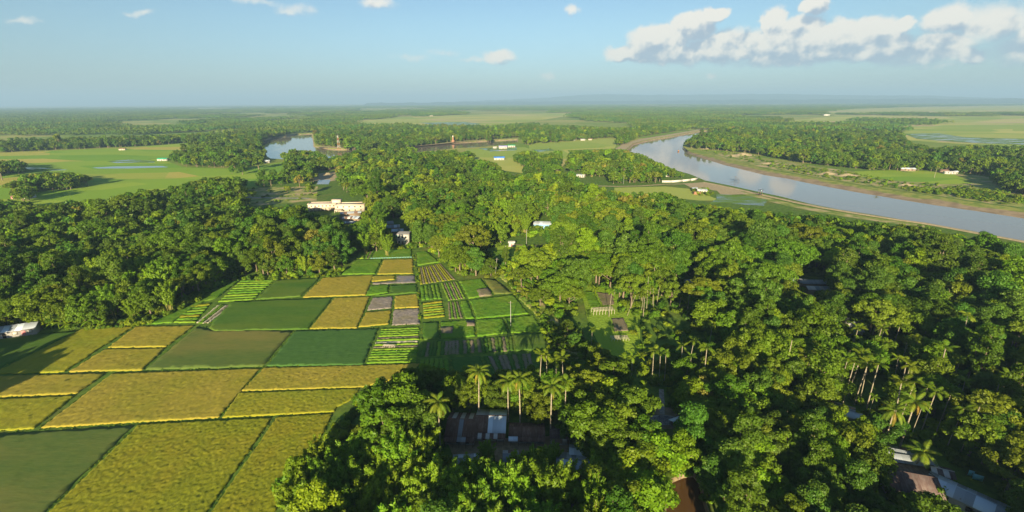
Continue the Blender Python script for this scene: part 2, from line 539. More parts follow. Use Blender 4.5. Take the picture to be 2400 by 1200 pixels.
cm = n.mix(n.ss(fm, .35, .65), (0.20, 0.145, 0.085), (0.31, 0.23, 0.14))
cg = n.mix(n.ss(fm, .35, .65), (0.13, 0.19, 0.02), (0.27, 0.27, 0.05))
finish(n, n.mix(n.ss(hgt, -1.5, -.9), cm, cg), .8, bump(n, fm, .4, .3), .3)
bank('river_bank', topA, innA, M_shore, 'bare brown mud banks along the wide river')
bank('river_bank', topB, innB, M_shore, 'sandy banks of the far river loop')
bank('pond_bank', topC, innC, M_dirt, 'earth bank around the brown pond')
sheet('river', topA, RZ, M_river, 'wide muddy river reflecting blue sky and white cloud')
sheet('river', topB, RZ + 0.6, M_river, 'far loop of the river beyond the wood')
sheet('pond', topC, -0.7, M_pond, 'dark brown pond among the trees at the bottom edge')

# --- levee path and river flats
def strip(name, line, w0, w1, z, mat, label, hump=0.0):
    P = [Vector(G(u, v, 0)[:2]) for u, v in line]
    Q = []
    for i in range(len(P) - 1):
        k = max(1, int((P[i + 1] - P[i]).length / 8))
        Q += [P[i].lerp(P[i + 1], j / k) for j in range(k)]
    Q.append(P[-1])
    V = []; F = []
    for i, q in enumerate(Q):
        d = (Q[min(i + 1, len(Q) - 1)] - Q[max(i - 1, 0)]).normalized()
        nn = Vector((-d.y, d.x))
        wob = 1 + 0.35 * (float(vnoise(np.array(q.x * .11), np.array(q.y * .11), 5.)) - .5)
        for t in (-w0, -w0 * .4, w1 * .4, w1):
            V.append((q.x + nn.x * t * wob, q.y + nn.y * t * wob, z + (hump if abs(t) < max(w0, w1) * .5 else 0.0)))
    for i in range(len(Q) - 1):
        for j in range(3):
            F.append((i * 4 + j, i * 4 + j + 1, i * 4 + 5 + j, i * 4 + 4 + j))
    me = mesh_np(name, V, np.array(F), mat)
    bm = bmesh.new(); bm.from_mesh(me)
    for f in bm.faces:
        if f.normal.z < 0: f.normal_flip()
    bm.to_mesh(me); bm.free()
    return tag(add(name, me), label, None, None, 'structure')
strip('levee_path', [(1650, 428), (1667, 431), (1720, 442), (1787, 457), (1867, 475), (1933, 488), (2017, 502), (2100, 515), (2167, 524), (2260, 541), (2400, 567), (2560, 596)], 3.2, 2.6, 0.14, M_sand,
      'pale sandy path on the levee along the near river bank', 0.45)
strip('levee_slope', [(1690, 441), (1760, 456), (1787, 464), (1867, 483), (1933, 496), (2017, 509), (2100, 521), (2167, 529)], 6.5, 5.5, 0.05, M_bank, 'grassy slope below the levee path')
strip('earth_road', [(1400, 436), (1450, 437), (1500, 436), (1560, 432), (1610, 431), (1650, 428)], 2.0, 2.0, 0.11, M_sand, 'pale earth road to the river bend')
strip('sand_bank', [(1460, 350), (1478, 336), (1517, 326), (1567, 318), (1602, 312), (1650, 303), (1700, 298)], 5.0, 14.0, 0.1, M_sand, 'pale sand strip on the outer river bend')
strip('sand_bank', [(950, 344), (1010, 339), (1067, 333), (1140, 328), (1215, 324)], 6.0, 6.0, 0.1, M_sand, 'sandy strip along the far narrow channel')
strip('sand_bank', [(738, 345), (760, 345), (800, 347), (850, 346)], 6.0, 14.0, 0.1, M_sand, 'sandy spit beside the lattice tower')
strip('sand_bank', [(660, 319), (692, 313), (735, 308), (790, 303)], 5.0, 5.0, 0.1, M_sand, 'thin sandy line above the far river loop')
strip('footpath', [(1550, 912), (1551, 940), (1552, 972)], 0.75, 0.75, 0.05, M_conc, 'narrow grey concrete lane between dark trees')
strip('footpath', [(1198, 573), (1240, 576), (1275, 577)], 0.9, 0.9, 0.05, M_dirt, 'short earth path beside the white hut')
strip('footpath', [(2235, 400), (2290, 408), (2345, 416)], 1.5, 1.5, 0.08, M_sand, 'pale path leading to the river-side pole')
strip('school_road', [(560, 462), (640, 464), (725, 465)], 2.0, 2.0, 0.06, M_conc, 'grey lane across the grass left of the school')

sheet('river_flat', pw([(1640, 352), (1700, 362), (1790, 372), (1900, 388), (2000, 402), (2130, 402), (2300, 412), (2400, 430), (2400, 487), (2300, 474), (2200, 459), (2100, 445), (2000, 430), (1900, 413), (1800, 395), (1700, 372)]), 0.02, M_bank,
      'grassy river flat with bare sandy patches across the water')
sheet('meadow', pw([(2000, 402), (2110, 398), (2230, 405), (2280, 430), (2200, 432), (2100, 423), (2020, 414)]), 0.05, M_paddy, 'bright green field on the far river flat')
sheet('sand_flat', pw([(1600, 430), (1655, 428), (1730, 446), (1752, 455), (1690, 457), (1680, 447), (1620, 440)]), 0.075, M_sand, 'pale sand flat beside the levee')
sheet('flooded_field', pw([(1678, 455), (1750, 458), (1800, 468), (1790, 482), (1745, 480), (1700, 476), (1660, 478), (1680, 466)]), 0.095, M_flood, 'flooded plots below the levee path')
sheet('brown_field', pw([(1440, 440), (1560, 437), (1620, 443), (1690, 470), (1640, 470), (1560, 462), (1440, 455)]), 0.03, M_hazefield, 'brown-green field beside the river road')
sheet('yard', pw([(1048, 1034), (1290, 1022), (1335, 1035), (1330, 1070), (1070, 1090)]), 0.02, M_dirt, 'shaded bare-earth yard in front of the tin houses')
sheet('yard', pw([(2075, 1085), (2170, 1075), (2230, 1120), (2215, 1165), (2120, 1150)]), 0.02, M_dirt, 'dark bare yard among the right-hand tin roofs')
sheet('yard', pw([(1500, 955), (1600, 955), (1610, 1005), (1510, 1005)]), 0.02, M_dirt, 'shaded yard around the rubble heap')

# --- far plain: light fields
sheet('field', pw([(-300, 366), (0, 359), (150, 352), (330, 344), (455, 334), (470, 345), (405, 362), (390, 378), (430, 392), (560, 396), (680, 376), (720, 378), (720, 420), (600, 440), (460, 470), (200, 505), (0, 520), (-300, 560)]), 0.03, M_paddy,
      'wide light-green paddies on the left with a thin sheet of water')
sheet('flooded_field', pw([(215, 393), (270, 390), (380, 389), (395, 392), (300, 395), (230, 395)]), 0.08, mat_water('flooded_clear', (0.16, 0.17, 0.16), 0.05, 0.1), 'long thin pool of water in the left paddies')
sheet('flooded_field', pw([(250, 378), (300, 374), (365, 377), (360, 381), (270, 382)]), 0.06, M_flood, 'half-flooded paddy behind the thin pool')
sheet('flooded_field', pw([(-100, 395), (60, 391), (160, 398), (0, 408), (-100, 412)]), 0.06, M_flood, 'half-flooded paddy beside the small tree island')
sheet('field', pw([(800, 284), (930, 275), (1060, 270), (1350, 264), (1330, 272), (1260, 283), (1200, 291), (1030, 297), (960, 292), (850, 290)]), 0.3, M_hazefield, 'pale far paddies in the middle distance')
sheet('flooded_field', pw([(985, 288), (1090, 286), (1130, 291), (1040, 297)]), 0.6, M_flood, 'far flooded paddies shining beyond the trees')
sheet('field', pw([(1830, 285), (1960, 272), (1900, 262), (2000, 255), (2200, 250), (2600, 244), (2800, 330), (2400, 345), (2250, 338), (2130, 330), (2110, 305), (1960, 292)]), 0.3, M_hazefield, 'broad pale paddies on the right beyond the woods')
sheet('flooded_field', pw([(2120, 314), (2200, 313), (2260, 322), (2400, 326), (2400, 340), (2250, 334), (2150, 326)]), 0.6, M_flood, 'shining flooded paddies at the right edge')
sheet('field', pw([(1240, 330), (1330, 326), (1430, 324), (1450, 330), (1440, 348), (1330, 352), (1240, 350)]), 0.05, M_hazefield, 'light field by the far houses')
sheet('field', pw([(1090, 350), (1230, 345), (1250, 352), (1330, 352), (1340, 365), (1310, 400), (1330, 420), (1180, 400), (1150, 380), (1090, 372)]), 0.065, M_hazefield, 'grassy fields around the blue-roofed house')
sheet('field', pw([(1250, 352), (1290, 348), (1300, 353), (1260, 356)]), 0.1, M_flood, 'small pool near the far houses')
sheet('field', pw([(1120, 347), (1210, 345), (1212, 352), (1150, 355)]), 0.1, M_flood, 'wet paddy in front of the far houses')
sheet('sand_flat', pw([(738, 408), (790, 402), (800, 420), (760, 428), (735, 424)]), 0.05, M_sand, 'pale sandy slope beside the little pool')
sheet('pool', pw([(745, 422), (775, 421), (770, 432), (742, 432)]), 0.10, mat_water('pool_water', (0.12, 0.13, 0.12), 0.05, 0.1), 'little pool below the sandy slope')
sheet('grass_clearing', pw([(575, 440), (745, 436), (742, 470), (600, 482), (560, 480)]), 0.02, M_bank, 'open grass left of the school')
sheet('grass_clearing', pw([(1130, 578), (1210, 574), (1300, 582), (1260, 620), (1210, 645), (1150, 640)]), 0.02, M_paddy, 'bright green clearing below the white hut')
sheet('grass_clearing', pw([(1360, 672), (1420, 672), (1500, 730), (1500, 830), (1420, 840), (1380, 760)]), 0.02, M_paddy, 'sunlit clearing with the bamboo trellis')
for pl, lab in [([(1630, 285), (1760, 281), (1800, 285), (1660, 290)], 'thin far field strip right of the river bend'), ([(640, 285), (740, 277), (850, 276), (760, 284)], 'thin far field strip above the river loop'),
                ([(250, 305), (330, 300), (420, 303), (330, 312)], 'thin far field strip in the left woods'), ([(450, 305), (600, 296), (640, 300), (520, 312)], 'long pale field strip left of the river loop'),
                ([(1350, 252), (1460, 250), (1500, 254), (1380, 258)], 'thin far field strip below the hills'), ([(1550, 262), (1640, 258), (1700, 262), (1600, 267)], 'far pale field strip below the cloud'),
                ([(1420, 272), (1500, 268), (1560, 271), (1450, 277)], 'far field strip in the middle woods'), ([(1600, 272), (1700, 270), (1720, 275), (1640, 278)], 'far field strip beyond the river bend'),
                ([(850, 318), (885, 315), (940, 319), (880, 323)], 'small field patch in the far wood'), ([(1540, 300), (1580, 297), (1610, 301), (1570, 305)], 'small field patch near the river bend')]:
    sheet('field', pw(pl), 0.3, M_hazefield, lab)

# --- paddies and vegetable plots
def mat_crop(name, c1, c2, c3, sc=5.0, patch=0.05, aniso=(1, 1, 1)):
    m, n = new_mat(name)
    p = n.v('MULTIPLY', pos_vec(n), aniso)
    g = n.n('ShaderNodeNewGeometry')
    f = n.noise(p, sc, 4, 0.7)
    col = n.mix(n.ss(f, 0.3, 0.7), c1, c2)
    col = n.mix(n.m('MULTIPLY', n.ss(n.noise(p, patch, 5, 0.6), 0.38, 0.72), 0.8), col, c3)
    col = n.mix(n.m('MULTIPLY', n.ss(n.noise(p, 0.35, 3, 0.6, 1.5), 0.5, 0.8), 0.35), col, tuple(x * .55 for x in c1))
    finish(n, col, 0.9, bump(n, f, 0.5, 0.12), 0.12)
    return m
M_gold = mat_crop('ripe_rice', (0.255, 0.205, 0.022), (0.37, 0.300, 0.044), (0.23, 0.225, 0.020))
M_gold2 = mat_crop('ripening_rice', (0.20, 0.19, 0.012), (0.32, 0.30, 0.024), (0.17, 0.22, 0.014))
M_olive = mat_crop('half_ripe_rice', (0.15, 0.175, 0.009), (0.26, 0.265, 0.016), (0.26, 0.21, 0.016))
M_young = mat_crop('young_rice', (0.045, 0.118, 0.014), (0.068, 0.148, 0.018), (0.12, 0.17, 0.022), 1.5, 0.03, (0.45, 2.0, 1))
M_flat = mat_crop('sparse_rice', (0.080, 0.130, 0.026), (0.110, 0.150, 0.030), (0.215, 0.180, 0.046), 0.5, 0.028, (0.5, 1.8, 1))
M_teal = mat_crop('row_rice', (0.038, 0.105, 0.022), (0.075, 0.155, 0.032), (0.06, 0.135, 0.026), 1.0, 0.05, (0.3, 2.6, 1))
M_bright = mat_crop('leafy_crop', (0.065, 0.17, 0.010), (0.115, 0.235, 0.015), (0.15, 0.23, 0.018), 1.4, 0.08)
M_lime = mat_crop('lime_crop', (0.13, 0.23, 0.014), (0.20, 0.28, 0.024), (0.10, 0.21, 0.014), 1.4, 0.08)
M_soil = mat_crop('tilled_soil', (0.17, 0.135, 0.09), (0.25, 0.20, 0.135), (0.13, 0.15, 0.05), 1.2, 0.12)
M_grey = mat_crop('grey_stubble', (0.20, 0.17, 0.155), (0.30, 0.255, 0.22), (0.22, 0.19, 0.10), 1.4, 0.12)
M_pale = mat_crop('pale_bed', (0.42, 0.38, 0.27), (0.52, 0.47, 0.34), (0.38, 0.36, 0.2), 1.2, 0.12)

def rough_mesh(name, P, h, amp, pitch, mat, skirt=True):
    """crop top as an uneven triangulated sheet with an edge that drops to the ground; P is a world polygon"""
    per = []
    n_ = len(P)
    for i in range(n_):
        a, b = Vector(P[i][:2]), Vector(P[(i + 1) % n_][:2])
        k = max(1, int((b - a).length / (pitch * 1.3)))
        d = (b - a).normalized() if (b - a).length > 0 else Vector((1, 0)); nn = Vector((-d.y, d.x))
        for j in range(k):
            q = a.lerp(b, j / k)
            if 0 < j: q = q + nn * rnd.uniform(-.5, .5) * min(pitch, 0.8)
            per.append(q)
    per = [tuple(q) for q in per]
    xs = [q[0] for q in per]; ys = [q[1] for q in per]
    gx, gy = np.meshgrid(np.arange(min(xs), max(xs), pitch), np.arange(min(ys), max(ys), pitch))
    gx = gx + rng.uniform(-.4, .4, gx.shape) * pitch; gy = gy + rng.uniform(-.4, .4, gy.shape) * pitch
    ip = inset([(q[0], q[1]) for q in P], pitch * 0.55)
    ok = in_poly(gx, gy, ip)
    V, F = cdt(per, list(zip(gx[ok], gy[ok])))
    V = np.array(V)
    cx, cy = V.mean(0)
    nz = (hsh(V[:, 0], V[:, 1], 1.0) - .5) * 1.1 + (vnoise(V[:, 0] * .3, V[:, 1] * .3, 2.) - .5) * 0.25 + (vnoise(V[:, 0] * .12, V[:, 1] * .12, 4.) - .5) * 0.25
    z = h + nz * amp
    nb = len(per)
    z[:nb] = h * 0.8 + nz[:nb] * amp * 0.7
    VV = np.column_stack([V[:, 0] - cx, V[:, 1] - cy, z])
    T = np.array([f for f in F if len(f) == 3])
    # orient up
    a = VV[T[:, 1]] - VV[T[:, 0]]; b = VV[T[:, 2]] - VV[T[:, 0]]
    neg = (a[:, 0] * b[:, 1] - a[:, 1] * b[:, 0]) < 0
    T[neg] = T[neg][:, ::-1]
    low_ = VV[:nb].copy(); low_[:, 2] = -0.02
    n0 = len(VV)
    Q = np.array([(i, (i + 1) % nb, n0 + (i + 1) % nb, n0 + i) for i in range(nb)])
    if signed_area(per) > 0: Q = Q[:, ::-1]
    return mesh_np(name, np.vstack([VV, low_]), [T, Q], mat), (cx, cy, 0)
def plot(px, kind, label, gap=0.27, name='paddy_field'):
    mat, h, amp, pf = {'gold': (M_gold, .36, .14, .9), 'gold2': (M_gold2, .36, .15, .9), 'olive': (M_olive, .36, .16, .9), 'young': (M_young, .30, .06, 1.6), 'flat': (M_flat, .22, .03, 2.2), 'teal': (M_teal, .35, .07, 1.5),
                       'bright': (M_bright, .40, .20, 1), 'lime': (M_lime, .40, .20, 1), 'soil': (M_soil, .12, .10, 1.2), 'grey': (M_grey, .18, .16, 1), 'wet': (M_wetmud, .05, .02, 2), 'grass': (M_bank, .3, .3, 1.3)}[kind]
    P = inset(pw(px, h * 0.6), gap)
    d = math.hypot(sum(q[0] for q in P) / len(P), sum(q[1] for q in P) / len(P))
    me, loc = rough_mesh(name, P, h, amp, max(0.42, d * 0.0036) * pf, mat)
    return tag(add(name, me, loc=loc), label, None, 'field plots', 'structure')
EDGE_PTS = []
PLOTS = [
 ([(-40, 1017), (318, 996), (105, 1202), (60, 1260), (-200, 1260), (-200, 1030)], 'flat', 'dark grey-green sparse paddy in the bottom left corner'),
 ([(326, 993), (640, 977), (487, 1200), (440, 1270), (40, 1270), (110, 1202)], 'olive', 'large half-ripe rice paddy at the bottom edge'),
 ([(648, 976), (782, 967), (762, 1010), (690, 1130), (600, 1270), (446, 1270), (492, 1200)], 'olive', 'narrow half-ripe paddy beside the bamboo at the bottom'),
 ([(263, 874), (612, 862), (512, 980), (320, 990), (92, 1004)], 'gold', 'biggest golden rice paddy left of centre'),
 ([(618, 861), (985, 851), (965, 880), (850, 908), (563, 917)], 'gold', 'long golden paddy half in tree shade'),
 ([(560, 919), (845, 909), (828, 935), (790, 955), (785, 966), (517, 980)], 'gold2', 'greener golden paddy next to the shaded trees'),
 ([(-150, 884), (0, 880), (250, 873), (180, 923), (0, 931), (-150, 938)], 'gold', 'upper of the two small golden paddies at the left edge'),
 ([(-150, 941), (0, 933), (178, 925), (78, 1006), (0, 1010), (-150, 1018)], 'gold2', 'lower olive-gold paddy at the left edge'),
 ([(195, 769), (316, 764), (150, 872), (0, 877), (-60, 880), (0, 866)], 'gold2', 'slanting golden paddy with a ragged green patch'),
 ([(320, 764), (458, 762), (390, 813), (250, 815)], 'gold', 'small golden paddy below the striped bed'),
 ([(246, 817), (388, 815), (334, 868), (158, 872)], 'gold', 'small golden paddy left of the dull green one'),
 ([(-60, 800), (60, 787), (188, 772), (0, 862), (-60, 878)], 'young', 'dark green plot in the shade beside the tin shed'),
 ([(463, 764), (490, 770), (690, 775), (615, 860), (338, 867)], 'flat', 'dull green and brown thin paddy in the middle'),
 ([(692, 774), (888, 769), (850, 856), (622, 859)], 'teal', 'bluish green paddy planted in fine rows'),
 ([(545, 706), (782, 697), (722, 772), (505, 777), (488, 769), (500, 750)], 'young', 'large smooth dark green paddy with rounded corner'),
 ([(650, 655), (752, 650), (705, 695), (596, 703)], 'young', 'small dark green paddy at the wood edge'),
 ([(340, 760), (470, 703), (545, 657), (562, 657), (510, 697), (478, 707), (402, 757)], 'bright', 'bright green strip along the wood edge'),
 ([(757, 650), (877, 644), (858, 692), (708, 697)], 'gold', 'golden paddy right of the small dark one'),
 ([(784, 698), (868, 694), (838, 769), (724, 771)], 'gold', 'tall golden paddy beside the large dark one'),
 ([(834, 608), (897, 607), (880, 642), (800, 643)], 'bright', 'bushy bright green plot at the wood corner'),
 ([(900, 608), (969, 606), (970, 641), (883, 643)], 'gold', 'golden paddy under the teal net fence'),
 ([(874, 646), (926, 645), (926, 655), (870, 660)], 'gold', 'thin golden sliver beside the wet plot'),
 ([(928, 645), (974, 643), (976, 663), (872, 667), (872, 661), (926, 657)], 'wet', 'wet grey plot with standing water'),
 ([(870, 669), (912, 667), (911, 686), (855, 693)], 'bright', 'bright green seedling plot below the wet plot'),
 ([(915, 668), (979, 665), (980, 686), (876, 693), (912, 687)], 'young', 'dark green seedling plot below the wet plot'),
 ([(873, 697), (922, 694), (919, 722), (859, 728)], 'grey', 'bare grey-purple plot between golden paddies'),
 ([(925, 693), (981, 688), (983, 720), (923, 723)], 'gold', 'little golden square right of the grey plot'),
 ([(857, 731), (919, 726), (912, 760), (838, 767)], 'gold', 'little golden paddy under the grey plot'),
 ([(923, 725), (983, 722), (985, 760), (916, 763)], 'grey', 'mottled grey stubble plot'),
 ([(843, 586), (862, 586), (853, 606), (834, 607)], 'lime', 'lime strip at the top of the fields'),
 ([(882, 585), (966, 583), (966, 603), (871, 606)], 'bright', 'bright green plot under the square white house'),
 ([(976, 590), (1000, 588), (1032, 614), (978, 622)], 'bright', 'bright green plot right of the field path'),
 ([(1075, 658), (1128, 652), (1156, 690), (1098, 700)], 'bright', 'green plot with a bare brown patch'),
 ([(1131, 652), (1162, 653), (1203, 687), (1158, 690)], 'flat', 'pale grey-green plot at the scrub edge'),
 ([(1100, 703), (1203, 690), (1241, 735), (1116, 747)], 'bright', 'wide bright green plot with wavy furrows'),
 ([(1077, 705), (1096, 703), (1113, 746), (1089, 747)], 'bright', 'narrow green plot beside brown rows'),
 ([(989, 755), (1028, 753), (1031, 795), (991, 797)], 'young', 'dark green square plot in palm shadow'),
 ([(1031, 754), (1112, 748), (1115, 788), (1033, 794)], 'bright', 'green plot with two bare patches'),
 ([(1116, 748), (1179, 745), (1192, 780), (1118, 789)], 'bright', 'green plot crossed by a palm shadow'),
 ([(1182, 745), (1250, 737), (1274, 777), (1196, 781)], 'bright', 'green plot crossed by tree shadows'),
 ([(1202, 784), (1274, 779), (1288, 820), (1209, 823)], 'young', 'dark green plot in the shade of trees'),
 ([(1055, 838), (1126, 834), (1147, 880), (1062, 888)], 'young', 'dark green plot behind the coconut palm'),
 ([(1143, 588), (1197, 584), (1197, 612), (1148, 610)], 'bright', 'small lit meadow left of the leaning pole'),
 ([(1150, 615), (1205, 616), (1260, 690), (1240, 700), (1205, 680), (1165, 645)], 'grass', 'rough weedy ground right of the plots'),
 ([(1205, 690), (1262, 695), (1320, 760), (1285, 775), (1252, 735)], 'grass', 'rough weedy ground in front of the scrub'),
 ([(1278, 779), (1340, 770), (1400, 835), (1290, 850)], 'grass', 'shaded bushy plot right of the beds'),
 ([(1366, 682), (1392, 683), (1410, 715), (1384, 722)], 'bright', 'green strip left of the bamboo trellis'),
 ([(1396, 684), (1440, 688), (1440, 715), (1412, 715)], 'soil', 'brown bed behind the bamboo trellis'),
 ([(1432, 745), (1462, 743), (1475, 775), (1440, 778)], 'soil', 'bare brown patch between the two trellises'),
]
for px, k, lab in PLOTS:
    plot(px, k, lab)
    Pp = inset(pw(px, 0), -.05)
    for i in range(len(Pp)):
        a_, b_ = Vector(Pp[i][:2]), Vector(Pp[(i + 1) % len(Pp)][:2])
        for j in range(int((b_ - a_).length / .9)):
            if rnd.random() < .5: EDGE_PTS.append(a_.lerp(b_, rnd.random()) + Vector((rnd.uniform(-.3, .3), rnd.uniform(-.3, .3))))
for px, lab in [([(1117, 678), (1144, 673), (1153, 691), (1124, 694)], 'bare brown patch in a green plot'), ([(1092, 752), (1111, 751), (1112, 763), (1094, 764)], 'small bare patch in shade'), ([(1033, 766), (1062, 764), (1060, 780), (1034, 781)], 'bare patch in a shaded plot')]:
    me, loc = rough_mesh('bare_patch', pw(px, .5), .52, .05, 1.2, M_soil)
    tag(add('bare_patch', me, loc=(loc[0], loc[1], 0.14)), lab, None, None, 'structure')

def lerp2(q, s, t):
    a, b, c_, d_ = [Vector(p_[:2]) for p_ in q]          # a-b top edge, d-c bottom edge
    return (a.lerp(b, s)).lerp(d_.lerp(c_, s), t)
BED = {'g': (M_bright, .35, .18), 'l': (M_lime, .35, .16), 's': (M_soil, .18, .08), 'p': (M_pale, .15, .05), 'y': (M_young, .3, .14), 'o': (M_olive, .35, .18)}
def beds(px, seq, axis, label, gapf=0.09):
    """quad plot a,b,c,d split into raised beds; axis 's': beds run top to bottom, 't': beds run side to side"""
    q = inset(pw(px, 0.2), 0.3)
    cx = sum(p_[0] for p_ in q) / 4; cy = sum(p_[1] for p_ in q) / 4
    root = empty('vegetable_plot', (cx, cy, 0))
    tag(root, label, None, 'field plots', 'structure')
    n_ = len(seq); d = math.hypot(cx, cy)
    for i, k in enumerate(seq):
        a0 = (i + gapf * rnd.uniform(.6, 1.3)) / n_; a1 = (i + 1 - gapf * rnd.uniform(.6, 1.3)) / n_
        e0 = rnd.uniform(0, .02); e1 = 1 - rnd.uniform(0, .03)
        c4 = [(a0, e0), (a1, e0), (a1, e1), (a0, e1)] if axis == 's' else [(e0, a0), (e1, a0), (e1, a1), (e0, a1)]
        P = [tuple(lerp2(q, s, t)) for s, t in c4]
        m_, h, amp = BED[k]
        w = min((Vector(P[0]) - Vector(P[1])).length, (Vector(P[1]) - Vector(P[2])).length)
        me, loc = rough_mesh('bed', P, h, amp, max(0.4, min(d * 0.0036, w * .5)), m_)
        add('bed', me, root, (loc[0] - cx, loc[1] - cy, 0))
    return root
beds([(565, 655), (648, 654), (593, 703), (508, 709)], 'glglgglgl', 't', 'bright green striped plot at the left wood edge')
beds([(440, 716), (500, 708), (456, 757), (404, 757)], 'oglgogl', 't', 'trellised yellowish plot at the left wood edge')
beds([(510, 713), (550, 712), (488, 758), (456, 758)], 'plgpsp', 's', 'plot of pale and green stripes beside the dark paddy')
beds([(864, 586), (880, 586), (868, 606), (855, 606)], 'gsg', 's', 'three thin rows at the top of the fields')
beds([(979, 627), (1034, 616), (1070, 655), (983, 667)], 'osososososoosos'[:13], 's', 'brown and green row plot right of the field path')
beds([(984, 669), (1028, 664), (1038, 700), (986, 705)], 'ggygg', 's', 'green plot of five rows')
beds([(1031, 663), (1073, 658), (1093, 699), (1049, 705)], 'lsgslsl', 's', 'yellow and brown striped plot')
beds([(989, 709), (1037, 703), (1045, 742), (991, 747)], 'olololo', 't', 'pale trellised bed half in palm shadow')
beds([(1048, 707), (1075, 705), (1087, 746), (1050, 748)], 'sgsgs', 's', 'narrow brown rows half in palm shadow')
beds([(893, 769), (986, 765), (980, 850), (855, 853)], 'lgglslplslggllg', 't', 'large striped yellow-green vegetable beds')
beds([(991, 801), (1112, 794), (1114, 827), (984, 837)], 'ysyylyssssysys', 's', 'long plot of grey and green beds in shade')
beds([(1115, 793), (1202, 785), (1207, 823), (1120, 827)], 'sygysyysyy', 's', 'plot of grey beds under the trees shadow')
beds([(984, 841), (1052, 838), (1056, 880), (978, 864)], 'gggggg', 's', 'green rows beside the shaded golden paddy')
beds([(1129, 834), (1246, 826), (1256, 876), (1152, 880)], 'ysyssysyss', 's', 'shaded grey rows behind the slender palms')

# ------------------------------------------------------------------ buildings
def mat_tin(name, base, rust, amt, metal=0.6, rough=0.42):
    m, n = new_mat(name)
    tcn = n.n('ShaderNodeTexCoord'); oi = n.n('ShaderNodeObjectInfo')
    p = n.v('MULTIPLY_ADD', oi.outputs['Random'], (7, 13, 5), tcn.outputs['Object'])
    st = n.noise(n.v('MULTIPLY', p, (3.0, .5, .5)), 1.0, 6, .65)
    bl = n.noise(p, .55, 5, .6)
    f = n.ss(n.m('ADD', n.m('MULTIPLY', st, .5), n.m('MULTIPLY', bl, .5)), .62 - amt, .70 - amt * .6)
    v = n.m('MULTIPLY_ADD', oi.outputs['Random'], .35, .80)
    c = n.mix(1.0, n.mix(f, base, rust), n.m('MULTIPLY', v, 1.0), 'MULTIPLY')
    pr = finish(n, c, n.m('MULTIPLY_ADD', f, .35, rough), None, .4, n.m('MULTIPLY_ADD', f, -metal, metal))
    return m
TIN = {'g': mat_tin('galvanised_tin', (0.27, 0.30, 0.34), (0.17, 0.13, 0.10), .06, .25, .65), 'b': mat_tin('new_tin', (0.52, 0.60, 0.68), (0.40, 0.43, 0.46), .0, .35, .52),
       'r': mat_tin('rusty_tin', (0.20, 0.13, 0.10), (0.13, 0.07, 0.05), .25, .2, .7), 'w': mat_tin('pale_tin', (0.46, 0.45, 0.43), (0.36, 0.30, 0.25), .03, .3, .55),
       'd': mat_tin('dark_tin', (0.13, 0.095, 0.085), (0.09, 0.055, 0.05), .2, .1, .7), 't': mat_tin('teal_tin', (0.03, 0.36, 0.34), (0.05, 0.25, 0.22), .0, .2, .5),
       'B': mat_tin('blue_tin', (0.02, 0.16, 0.55), (0.04, 0.18, 0.45), .0, .2, .5), 'G': mat_tin('green_tin', (0.02, 0.30, 0.16), (0.04, 0.22, 0.12), .0, .2, .5), 'p': mat_tin('purple_tin', (0.28, 0.26, 0.52), (0.25, 0.22, 0.4), .0, .2, .5)}
def mat_paint(name, c, dirt=.5):
    m, n = new_mat(name)
    p = pos_vec(n)
    f = n.noise(n.v('MULTIPLY', p, (1, 1, .35)), 1.3, 6, .65)
    col = n.mix(n.m('MULTIPLY', n.ss(f, .5, .75), dirt), c, tuple(x * .45 for x in c))
    finish(n, col, .85, bump(n, f, .15, .02), .25)
    return m
P_ = {'white': mat_paint('white_plaster', (.52, .49, .44)), 'cream': mat_paint('cream_plaster', (.60, .52, .41), .35), 'peach': mat_paint('peach_trim', (.54, .43, .33), .35), 'blue': mat_paint('blue_paint', (.22, .40, .62)), 'pink': mat_paint('pink_paint', (.58, .22, .22)),
      'orange': mat_paint('orange_paint', (.50, .14, .03)), 'mud': mat_paint('mud_wall', (.26, .19, .13)), 'dark': mat_paint('dark_opening', (.025, .022, .02), .1), 'wood': mat_paint('weathered_wood', (.16, .11, .07)), 'grey': mat_paint('grey_plaster', (.34, .32, .30)),
      'red': mat_paint('red_paint', (.36, .13, .08)), 'brick': mat_paint('brick_red', (.33, .17, .10)), 'teal': mat_paint('teal_net', (.14, .30, .27)), 'cyan': mat_paint('cyan_cloth', (.22, .55, .60)), 'blk': mat_paint('black_tarp', (.03, .035, .045)), 'boat': mat_paint('boat_orange', (.62, .26, .08))}
_sheets = {}
def sheet_mesh(w, L, k):
    key = (round(w, 1), round(L, 1), k)
    if key not in _sheets:
        ns = 10
        V = []; F = []
        for j in (0, 1):
            for i in range(ns + 1):
                V.append((-w / 2 + w * i / ns, j * L, .035 * (1 if i % 2 else -1)))
        F = [(i, i + 1, ns + 2 + i, ns + 1 + i) for i in range(ns)]
        # turned-down lower edge gives the sheet a thickness
        n0 = len(V)
        V += [(-w / 2 + w * i / ns, 0, .035 * (1 if i % 2 else -1) - .05) for i in range(ns + 1)]
        F += [(n0 + i, n0 + i + 1, i + 1, i) for i in range(ns)]
        _sheets[key] = mesh_np('roof_sheet', V, np.array(F), TIN[k])
    return _sheets[key], key
